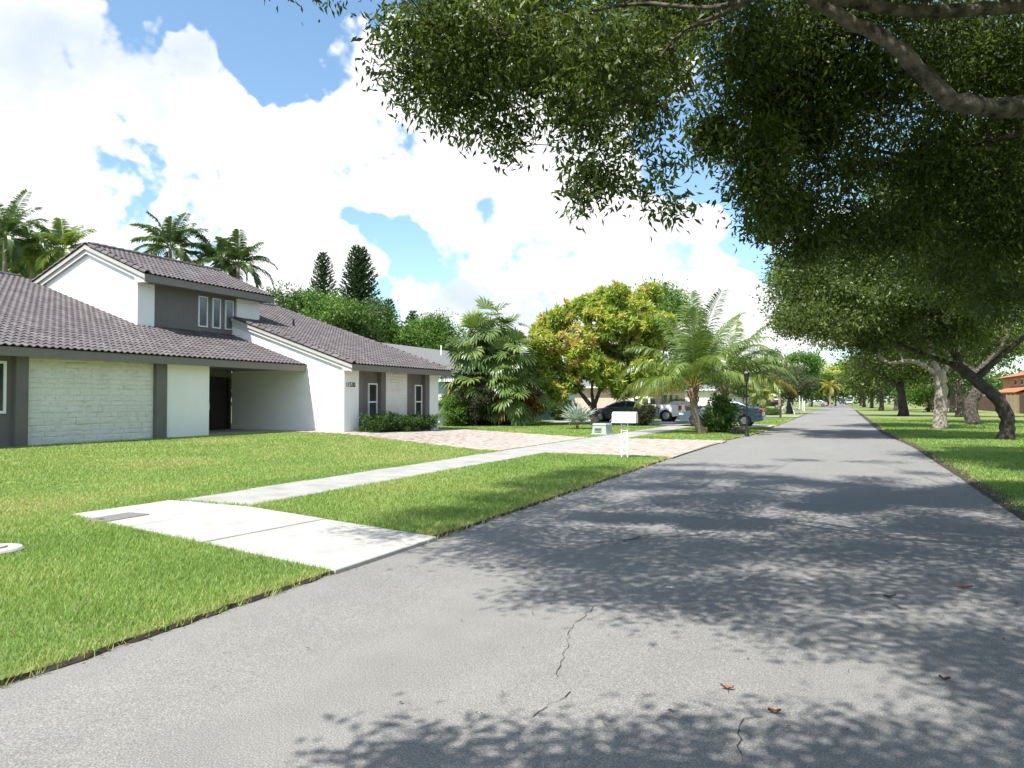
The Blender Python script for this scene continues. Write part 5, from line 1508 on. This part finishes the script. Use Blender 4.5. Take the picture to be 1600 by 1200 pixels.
def palm(name, label, base, crown, fr, matl, r0=.18, r1=.14, L=3.4, ll=.75, n=44, seed=1, group=None, bark='palm_bark', boots=True, lw=.03, curve=None):
    base = Vector(base); crown = Vector(crown)
    npr = np.random.default_rng(seed); rg = random.Random(seed)
    t = thing(name, base, label, 'palm', group)
    pts = [base - V3(0, 0, .1)] + (curve or [base.lerp(crown, .5)]) + [crown]
    P = bez(pts, 7)
    rr_ = [(r0 + (r1 - r0) * i / (len(P) - 1)) * (1 + .06 * (i % 2)) for i in range(len(P))]
    rr_[0] *= 1.35; rr_[1] *= 1.15
    MB().tube(P, rr_, 12, True, .04, rg).build('trunk', bark, t, smooth=True)
    if boots:
        mb = MB()
        for k in range(18):
            a = k * 2.4; z = -.75 + .06 * k
            o_ = V3(math.cos(a), math.sin(a), 0)
            c0 = crown + V3(0, 0, z) + o_ * r1 * .8; c1 = c0 + o_ * .13 + V3(0, 0, .34)
            mb.tube([c0, c0.lerp(c1, .5) + o_ * .05, c1], [.065, .05, .03], 5)
        mb.build('boot', 'palm_boot', t)
    for f_ in fr:
        az, el, l, bd, dr, v0, mt = f_; dr *= 1.25 if 'coconut' in name else 1
        frond(t, crown + V3(math.cos(az) * .08, math.sin(az) * .08, .05), az, el, L * l, bd, n, ll, dr, mt or matl, npr, v0, lw)
    return t
# azimuths: screen right = (cos YAW, sin YAW); towards the camera = (sin YAW, -cos YAW)
AZR = YAW
def sa(deg): return AZR + R(deg)        # 0 = to the right as seen, 180 = to the left, -90 = toward the road viewer, 90 = away
pb = gnd(1099, 677); pb.z = .0
pc = at(1083, 606, depth(pb.x, pb.y) - .2)
fr = [(sa(180), .80, 1.15, 2.1, .6, .5, None), (sa(172), .42, 1.05, 1.7, .75, .6, None), (sa(195), .10, .85, 1.1, .85, .78, None), (sa(160), 1.05, 1.1, 1.5, .5, .35, None),
      (sa(120), 1.25, 1.25, .7, .35, .35, None), (sa(-60), 1.38, 1.35, .6, .30, .25, None), (sa(80), 1.45, 1.4, .45, .3, .35, None), (sa(20), 1.2, 1.3, .8, .4, .4, None), (sa(-20), 1.0, 1.25, 1.3, .5, .4, None),
      (sa(-80), .9, 1.05, 1.9, .6, .35, None), (sa(-120), .75, 1.0, 1.8, .6, .45, None), (sa(-150), .45, .95, 1.7, .7, .5, None), (sa(-40), .55, 1.0, 1.8, .7, .4, None), (sa(5), .45, 1.0, 1.7, .7, .45, None), (sa(50), .6, 1.0, 1.6, .6, .4, None), (sa(140), .4, 1.0, 1.6, .6, .5, None), (sa(-100), 1.3, 1.2, .9, .4, .4, None)]
palm('coconut_palm', 'coconut palm with a curved ringed trunk by the paver drive', pb, pc, fr, 'palm_leaf', .21, .15, 3.5, .92, 66, 201, 'coconut palms by the road', lw=.032,
     curve=[pb.lerp(pc, .33) + V3(-.20, 0, 0), pb.lerp(pc, .66) + V3(-.14, 0, 0)])
pb2 = gnd(1131, 672.5); pb2.z = 0
pc2 = at(1131, 598, depth(pb2.x, pb2.y))
fr = [(sa(0), .62, 1.15, 1.9, .6, .4, None), (sa(-8), .28, 1.05, 1.35, .55, .95, 'palm_leaf_yellow'), (sa(18), .95, 1.1, 1.6, .5, .35, None), (sa(60), 1.2, 1.2, .8, .4, .35, None), (sa(-70), 1.0, 1.1, 1.7, .5, .3, None), (sa(-30), .8, 1.1, 1.9, .6, .35, None), (sa(150), 1.1, 1.1, 1.2, .5, .3, None),
      (sa(190), .7, 1.0, 1.7, .6, .3, None), (sa(-130), .6, 1.0, 1.8, .6, .35, None), (sa(-50), .35, .95, 1.5, .7, .5, None), (sa(100), .9, 1.1, 1.4, .5, .35, None), (sa(-15), 1.2, 1.25, 1.1, .45, .35, None), (sa(30), .5, 1.1, 1.6, .6, .4, None), (sa(-100), .25, .9, 1.4, .8, .6, None)]
palm('coconut_palm', 'coconut palm with a leafy shrub round its foot and one yellow frond', pb2, pc2, fr, 'palm_leaf', .20, .15, 3.6, .92, 62, 202, 'coconut palms by the road', lw=.032)
def std_fronds(n, rg, elo=-.2, ehi=1.35, bend=(1.3, 2.1), v=(.25, .6)):
    out_ = []
    for k in range(n):
        t = k / n
        out_.append((k * 2.39996 + rg.uniform(-.2, .2), elo + (ehi - elo) * t + rg.uniform(-.1, .1), rg.uniform(.85, 1.1), rg.uniform(*bend) * (1.1 - .5 * t), rg.uniform(.35, .6), rg.uniform(*v), None))
    return out_
# palms behind the house
for i, (px, py, d_, L_, n_, lbl, mt) in enumerate([
        (266, 388, 46, 2.7, 17, 'tallest feather palm rising behind the gable tower', 'feather_leaf'), (338, 408, 47, 2.3, 12, 'dark feather palm between two others behind the tower roof', 'feather_leaf'),
        (372, 414, 46, 2.3, 14, 'feather palm with a curved crown nearest the two-storey eave end', 'feather_leaf'), (8, 372, 44, 3.0, 18, 'large feather palm rising behind the main roof ridge', 'feather_leaf'),
        (98, 392, 45, 2.4, 15, 'yellowish feather palm beside the tower gable', 'palm_leaf'), (50, 408, 46, 2.2, 14, 'low feather palm between two taller ones over the ridge', 'palm_leaf'), (-30, 395, 46, 2.6, 14, 'feather palm half hidden behind its larger neighbour over the ridge', 'feather_leaf')]):
    c_ = at(px, py, d_); rg = random.Random(300 + i)
    palm('feather_palm', lbl, (c_.x, c_.y, 0), c_, std_fronds(n_ + 5, rg, -.35, 1.4, (1.2, 1.9)), mt, .16, .10, L_, .66, 42, 300 + i, 'palms behind the house', 'bark_pale', False, .042)
# far yellow palm and others down the street
for i, (px, py, d_, L_, lbl, mt) in enumerate([(1297, 604, 150, 2.6, 'yellow fronded palm standing far down at the road side', 'palm_leaf_yellow'), (1188, 620, 78, 1.5, 'small pale palm behind the blue grey sedan', 'palm_leaf'), (1218, 600, 105, 2.6, 'green palm before the bright green tree', 'palm_leaf')]):
    c_ = at(px, py, d_); rg = random.Random(330 + i)
    palm('palm', lbl, (c_.x, c_.y, 0), c_, std_fronds(14, rg, -.5, 1.3, (1.2, 1.9), (.4, .9)), mt, .2, .15, L_, .7, 26, 330 + i, None, 'palm_bark', False, .06)

# ------------------------------------------------------------------ fan palms
def fan(parent, base, az, el, lp, r, n, matl, npr, droop=.35, spread=2.5, v0=.45, w=.05, name='frond', sag=.25, sol=.55):
    base = np.array(base)
    d = np.array([math.cos(el) * math.cos(az), math.cos(el) * math.sin(az), math.sin(el)])
    s_ = unit(np.cross(d, [0, 0, 1.0])[None])[0]; u_ = np.cross(s_, d)
    d_end = unit((d + np.array([0, 0, -sag]))[None])[0]; u_ = np.cross(s_, d_end)
    hub = base + d * lp * .6 + d_end * lp * .4
    F = []; VAR = []
    for ax in (s_, u_):
        F += [base - ax * .014, base + ax * .014, hub + ax * .009, hub - ax * .009]; VAR.append(.75)
    for k in range(n):
        a = -spread / 1 + 2 * spread * k / (n - 1)
        q_ = unit((d_end * math.cos(a) + s_ * math.sin(a) + u_ * (.22 * abs(math.sin(a)) + .10 * (1 if k % 2 else -1) * .5))[None])[0]
        l = r * (1 - .22 * (abs(a) / spread) ** 2) * npr.uniform(.9, 1.08)
        q2 = unit((q_ + np.array([0, 0, -droop * npr.uniform(.6, 1.6)]))[None])[0]
        q3 = unit((q2 + np.array([0, 0, -droop * npr.uniform(1.0, 2.2)]))[None])[0]
        perp = unit(np.cross(q_, u_)[None])[0]
        m1 = hub + q_ * l * sol; m2 = m1 + q2 * l * (.80 - sol); m3 = m2 + q3 * l * .22
        wa = l * sol * math.tan(spread / (n - 1)) * 1.05
        wa = min(wa, w * 2)
        F += [hub - perp * .006, hub + perp * .006, m1 + perp * wa, m1 - perp * wa]
        F += [m1 - perp * wa, m1 + perp * wa, m2 + perp * wa * .6, m2 - perp * wa * .6]
        F += [m2 - perp * wa * .6, m2 + perp * wa * .6, m3 + perp * .004, m3 - perp * .004]
        vv = float(np.clip(v0 + npr.normal(0, .10), 0, 1)); VAR += [vv] * 3
    loc = np.array(world_of(parent).translation)
    return put(name, np_mesh(name, np.array(F) - loc, 4, matl, VAR), parent)
fb = V3(-18.9, y_at(772, -18.9), .05); fd = depth(fb.x, fb.y)
fpalm = thing('fan_palm', fb, 'big clump of fan palm with pleated leaves and dry skirt', 'palm')
npr = np.random.default_rng(401)
heads = [(738, 540), (762, 505), (788, 520), (808, 550), (724, 585), (752, 560), (782, 565), (815, 590), (770, 540), (742, 600), (720, 622), (822, 615), (800, 620), (768, 618), (744, 632), (786, 600)]
for k, (px_, top_) in enumerate(heads):
    c_ = at(px_, top_, fd + (k % 3) * .6 - .8)
    bb_ = V3(fb.x + (k - 8) * .15, fb.y + (k % 3) * .4 - .3, -.05)
    MB().tube(bez([bb_, bb_.lerp(c_, .5) + V3(0, 0, .1), c_], 5), .10, 9, True, .06, random.Random(k)).build('trunk', 'bark', fpalm, smooth=True)
    nf = 20
    for j in range(nf):
        t = j / nf
        az = j * 2.39996 + k; el = -.75 + 2.1 * t + npr.normal(0, .12)
        dry = el < -.35 and top_ > 575
        fan(fpalm, c_, az, el, npr.uniform(.7, 1.2), npr.uniform(.85, 1.15), 18, 'fan_leaf_dry' if dry and npr.random() < .7 else 'fan_leaf', npr, .8 if dry else .24, 1.6, float(np.clip(.38 + .25 * t + npr.normal(0, .16), 0, 1)), .08, sag=1.35 * math.cos(min(1.4, max(0, el))), sol=.68)
sb = gnd(902, 671.5); sb.z = .02
spalm = thing('silver_fan_palm', sb, 'small silvery fan palm with stiff round leaves on the grass', 'palm')
MB().tube([sb - V3(0, 0, .05), sb + V3(0, 0, .4)], [.09, .06], 9).build('trunk', 'palm_boot', spalm)
for j in range(10):
    t = j / 10
    az = j * 2.39996; el = .30 + 1.15 * t
    fan(spalm, sb + V3(0, 0, .35), az, el, npr.uniform(.30, .55), npr.uniform(.72, .95), 17, 'silver_leaf', npr, .05, 2.5, float(npr.uniform(.4, .9)), .022, sag=.1, sol=.5)

# ------------------------------------------------------------------ Norfolk pines
def pine(label, px, py_top, d_, h_vis, w_, seed, tilt=0):
    top_ = at(px, py_top, d_); npr = np.random.default_rng(seed)
    base = V3(top_.x, top_.y, 0)
    t = thing('norfolk_pine', base, label, 'tree', 'pines behind the house')
    MB().tube([base - V3(0, 0, .1), base.lerp(top_, .5), top_], [.25, .14, .02], 8).build('trunk', 'bark_dark', t)
    P = []; D = []; S = []; VR = []
    H = top_.z
    z = H - .15; k = 0
    while z > H - h_vis:
        f = (H - z) / h_vis
        L = .15 + w_ * f ** .75 * npr.uniform(.85, 1.12)
        nb_ = 7
        for j in range(nb_):
            a = 2 * math.pi * j / nb_ + k * .55 + npr.normal(0, .08)
            u_ = np.array([math.cos(a), math.sin(a), .38 + .25 * (1 - f)])
            m_ = max(8, int(L * 34))
            ts = npr.random(m_)
            pts = np.array([base.x, base.y, z]) + u_ * (ts * L)[:, None]; pts[:, 2] += .12 * L * ts ** 2
            P.append(pts); D.append(u_ * 1.0 + npr.normal(0, .45, (m_, 3)) + np.array([0, 0, .35])); S.append(np.full(m_, .27) * npr.uniform(.7, 1.3, m_)); VR.append(np.clip(npr.normal(.45, .2, m_), 0, 1))
        z -= .27 + .08 * f; k += 1
    V = leaves(np.concatenate(P), np.concatenate(D), np.concatenate(S), .38, npr) - np.array(base)
    put('crown', np_mesh('crown', V, 4, 'pine_leaf', np.concatenate(VR)), t)
pine('slender pointed pine standing alone over the wing roof', 505, 397, 68, 8.0, 2.1, 501)
pine('taller twin pine with a forked looking top, left half', 556, 386, 68, 9.5, 2.2, 502)
pine('dense dark pine pressed against its taller twin', 566, 389, 69, 9.5, 2.4, 503)
pine('small pine tip over the green trees', 607, 470, 66, 5.0, 1.2, 504)
pine('tiny pine tip poking from the tree line', 645, 488, 70, 3.0, .8, 505)

# ------------------------------------------------------------------ trees behind the houses
def backtree(label, px, py, d_, rx, rz, seed, mat='green_leaf', n=26, name='leafy_tree', leaf=.24, barkm='bark', group=None, ncl=10, nlf=40, crad=.35):
    c_ = at(px, py, d_)
    c_.z = max(c_.z, rz * .8 + .6)
    bb = V3(c_.x, c_.y, 0)
    lb = blobs(tuple(c_), (rx, rx, rz), n, seed, (.7, 1.3), ncl, nlf, crad, .75, .4)
    return tree(name, label, bb, [([bb, bb + V3(.1, 0, c_.z * .3), bb + V3(0, .1, c_.z * .62)], .22, .14), ([bb + V3(0, .1, c_.z * .5), c_ + V3(-rx * .4, 0, 0)], .1, .04), ([bb + V3(0, .1, c_.z * .5), c_ + V3(rx * .4, 0, rz * .3)], .1, .04)],
                lb, mat, barkm, leaf, .5, seed, group, .25)
GB = 'trees behind the white house'
backtree('feathery green tree closest behind the tower eave', 445, 497, 58, 1.9, 2.0, 601, 'green_leaf', 22, group=GB)
backtree('rounded green tree below the slender pine', 505, 500, 58, 2.6, 2.2, 602, 'bright_leaf', 30, group=GB)
backtree('rounded dark green tree below the twin pines', 565, 512, 59, 2.8, 2.3, 603, 'green_leaf', 30, group=GB)
backtree('low bright tree over the shingle roof end', 622, 528, 62, 2.6, 1.9, 604, 'bright_leaf', 24, group=GB)
backtree('low green tree beside the fan palm top', 680, 532, 62, 2.6, 1.8, 605, 'bright_leaf', 24, group=GB)
backtree('green shrubby tree over the main roof ridge', 40, 425, 52, 2.8, 1.7, 606, 'green_leaf', 24, group=GB)
backtree('dark broad tree filling behind the tall palms over the ridge', -20, 400, 56, 3.0, 2.6, 607, 'green_leaf', 24, group=GB)
backtree('tall green tree standing behind mango and coconut palm', 1030, 505, 60, 2.6, 3.2, 611, 'bright_leaf', 34)
backtree('tree behind the palms and over the peach house', 1085, 560, 72, 3.0, 3.0, 612, 'green_leaf', 30)
backtree('bright green spreading tree far along the palm side', 1235, 572, 112, 5.0, 2.4, 613, 'bright_leaf', 40, leaf=.34)
backtree('green tree behind the cream house', 1160, 590, 125, 5.0, 3.0, 614, 'green_leaf', 32, leaf=.36)
backtree('olive green tree at the far road end', 1305, 590, 185, 6.0, 4.2, 615, 'mango_leaf', 34, leaf=.5, crad=.7)
backtree('green tree left of the far road end behind the yellow palm', 1268, 600, 165, 5.0, 3.2, 616, 'green_leaf', 30, leaf=.45, crad=.6)
backtree('bright tree before the brown fence', 1450, 612, 95, 3.0, 2.6, 617, 'bright_leaf', 22, leaf=.3)
backtree('yellow green tree in front of the terracotta house', 1612, 530, 66, 1.9, 1.2, 618, 'mango_leaf', 20, leaf=.26)
# propped grey-green tree
bg = gnd(1234, 647); bg.z = 0
gt = tree('grey_green_tree', 'grey green small-leaved tree held up by white wooden props', bg,
     [([bg, bg + V3(0, 0, .9), bg + V3(.1, 0, 1.7)], .38, .28), ([bg + V3(.1, 0, 1.5), bg + V3(-1.6, 0, 2.6)], .12, .04), ([bg + V3(.1, 0, 1.5), bg + V3(1.5, 0, 2.8)], .12, .04), ([bg + V3(.1, 0, 1.5), bg + V3(0, .4, 3.6)], .14, .04)],
     blobs((bg.x, bg.y, 3.7), (2.6, 2.6, 1.5), 34, 621, (.6, 1.0), 10, 46, .3), 'grey_leaf', 'bark_dark', .2, .4, 622, None, .2)
for a in (.3, 2.2, 3.5, 5.2):
    o_ = V3(math.cos(a), math.sin(a), 0)
    MB().tube([bg + o_ * 1.25 + V3(0, 0, -.05), bg + o_ * .30 + V3(0, 0, 1.3)], .05, 6).build('prop', 'white_paint', gt)
# far wood closing the view
npr = np.random.default_rng(700)
def far_wood(name, pts, h0, h1, n, leafs, mat, seed):
    rg = np.random.default_rng(seed); Pn = []; VA = []
    for (x0, y0), (x1, y1) in zip(pts[:-1], pts[1:]):
        L = math.hypot(x1 - x0, y1 - y0); m_ = int(n * L)
        t = rg.random(m_); s = t * L
        hh = h0 + (h1 - h0) * (.5 + .5 * np.sin(s * .21 + 2 * np.sin(s * .057) + seed)) + .9 * np.sin(s * .9)
        z = hh * rg.random(m_) ** .55
        Pn.append(np.stack([x0 + (x1 - x0) * t + rg.normal(0, 2.0, m_), y0 + (y1 - y0) * t + rg.normal(0, 2.0, m_), z], 1))
        VA.append(np.clip(.3 + .3 * np.sin(s * .33) + rg.normal(0, .15, m_), 0, 1))
    Pn = np.concatenate(Pn); VA = np.concatenate(VA)
    D = rg.normal(size=Pn.shape); D[:, 2] -= .3
    V = leaves(Pn, D, leafs * rg.uniform(.7, 1.3, len(Pn)), .6, rg)
    return props(put(name, np_mesh(name, V, 4, mat, VA)), 'far belt of trees closing the view behind the houses', 'wood', kind='stuff')
far_wood('distant_wood', [(-110, 40), (-75, 95), (-48, 130), (-40, 190), (-30, 262), (4, 280), (45, 262), (60, 180), (75, 120), (80, 60)], 6.0, 9.5, 130, .95, 'green_leaf', 701)

# ------------------------------------------------------------------ shrubs
def shrub(name, label, c, rad, seed, mat, n=18, ncl=12, nlf=34, leaf=.06, crad=.09, r=(.18, .32), wr=.5, stem=True, cat='shrub', group=None, droop=.1, rosette=0.0):
    c = Vector(c); bb = V3(c.x, c.y, 0.0 if c.z > .3 else c.z - rad[2])
    lb = blobs(tuple(c), rad, n, seed, r, ncl, nlf, crad, .8, .35)
    return tree(name, label, bb, [([bb + V3(k * .08 * (1 if k % 2 else -1), k * .03, -.05), bb.lerp(c, .5) + V3(k * .05, 0, 0), c + V3(k * .1 * (1 if k % 2 else -1), 0, rad[2] * .2)], .022, .008) for k in range(3)], lb, mat, 'bark_dark', leaf, wr, seed, group, droop, cat=cat, twig=.5, ctrunk='stem', rosette=rosette)
# clipped hedge before the wing
h0, h1 = y_at(570, -17.75), y_at(677, -17.75)
hl = []
hr = np.random.default_rng(801)
for k in range(120):
    y_ = hr.uniform(h0 + .25, h1 - .25); z_ = hr.uniform(.25, .84); x_ = hr.uniform(-18.15, -17.4)
    hl.append(((x_, y_, z_ + .05 * math.sin(y_ * 2.2)), (.22, .26, .16), 9, 30, .07))
hb_ = V3(-17.8, (h0 + h1) / 2, .05)
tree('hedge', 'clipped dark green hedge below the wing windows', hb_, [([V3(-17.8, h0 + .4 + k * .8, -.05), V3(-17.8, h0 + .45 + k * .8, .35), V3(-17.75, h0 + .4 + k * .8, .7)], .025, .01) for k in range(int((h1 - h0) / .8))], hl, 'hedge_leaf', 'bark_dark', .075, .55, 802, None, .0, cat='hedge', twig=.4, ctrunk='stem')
shrub('shrub', 'light green leafy shrub against the pale blue wall corner', (-20.2, y_at(712, -20.2), 1.0), (.55, .5, .95), 811, 'bright_leaf', 20, leaf=.12, crad=.12)
vp_ = gnd(797, 664); shrub('shrub', 'rounded variegated shrub at the foot of the fan palm', (vp_.x, vp_.y, .55), (.8, .6, .5), 812, 'variegated_leaf', 22, leaf=.10, crad=.1)
cp = V3(-16.6, y_at(832, -16.6), 0); shrub('croton', 'red and orange croton bush under the mango crown', (cp.x, cp.y, 1.55), (.38, .4, .55), 813, 'croton_leaf', 9, leaf=.22, wr=.3, crad=.1)
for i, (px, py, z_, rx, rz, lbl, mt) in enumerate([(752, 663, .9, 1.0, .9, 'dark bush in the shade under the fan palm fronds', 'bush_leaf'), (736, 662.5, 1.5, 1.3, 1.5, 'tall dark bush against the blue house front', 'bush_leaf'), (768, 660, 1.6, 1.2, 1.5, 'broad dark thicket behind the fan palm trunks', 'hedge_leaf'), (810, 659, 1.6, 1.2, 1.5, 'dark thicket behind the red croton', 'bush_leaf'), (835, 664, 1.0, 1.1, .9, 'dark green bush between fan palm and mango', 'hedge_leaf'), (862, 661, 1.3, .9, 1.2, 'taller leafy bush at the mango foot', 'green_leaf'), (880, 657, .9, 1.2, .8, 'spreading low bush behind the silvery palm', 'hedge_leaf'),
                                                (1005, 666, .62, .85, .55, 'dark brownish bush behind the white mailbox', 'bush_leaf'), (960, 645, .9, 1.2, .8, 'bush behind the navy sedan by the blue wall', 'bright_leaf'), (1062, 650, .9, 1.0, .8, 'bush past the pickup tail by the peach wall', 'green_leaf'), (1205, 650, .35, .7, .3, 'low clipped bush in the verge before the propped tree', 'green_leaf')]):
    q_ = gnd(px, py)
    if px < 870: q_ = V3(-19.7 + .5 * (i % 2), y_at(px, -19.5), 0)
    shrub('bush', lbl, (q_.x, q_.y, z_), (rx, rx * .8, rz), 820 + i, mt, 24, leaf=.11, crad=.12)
q_ = gnd(1128, 676); shrub('shrub', 'leafy dark green shrub with broad leaves round the coconut palm foot', (q_.x, q_.y, .95), (.48, .45, .85), 840, 'bright_leaf', 15, 8, 20, leaf=.17, wr=.55, crad=.13, r=(.2, .34))
q_ = gnd(1112, 677); shrub('shrub', 'low leafy shrub leaning on the curved palm trunk', (q_.x + .1, q_.y + .2, .5), (.38, .4, .42), 841, 'green_leaf', 14, 9, 26, leaf=.15, wr=.55, crad=.12)
print('leaves', LEAFCOUNT[0])
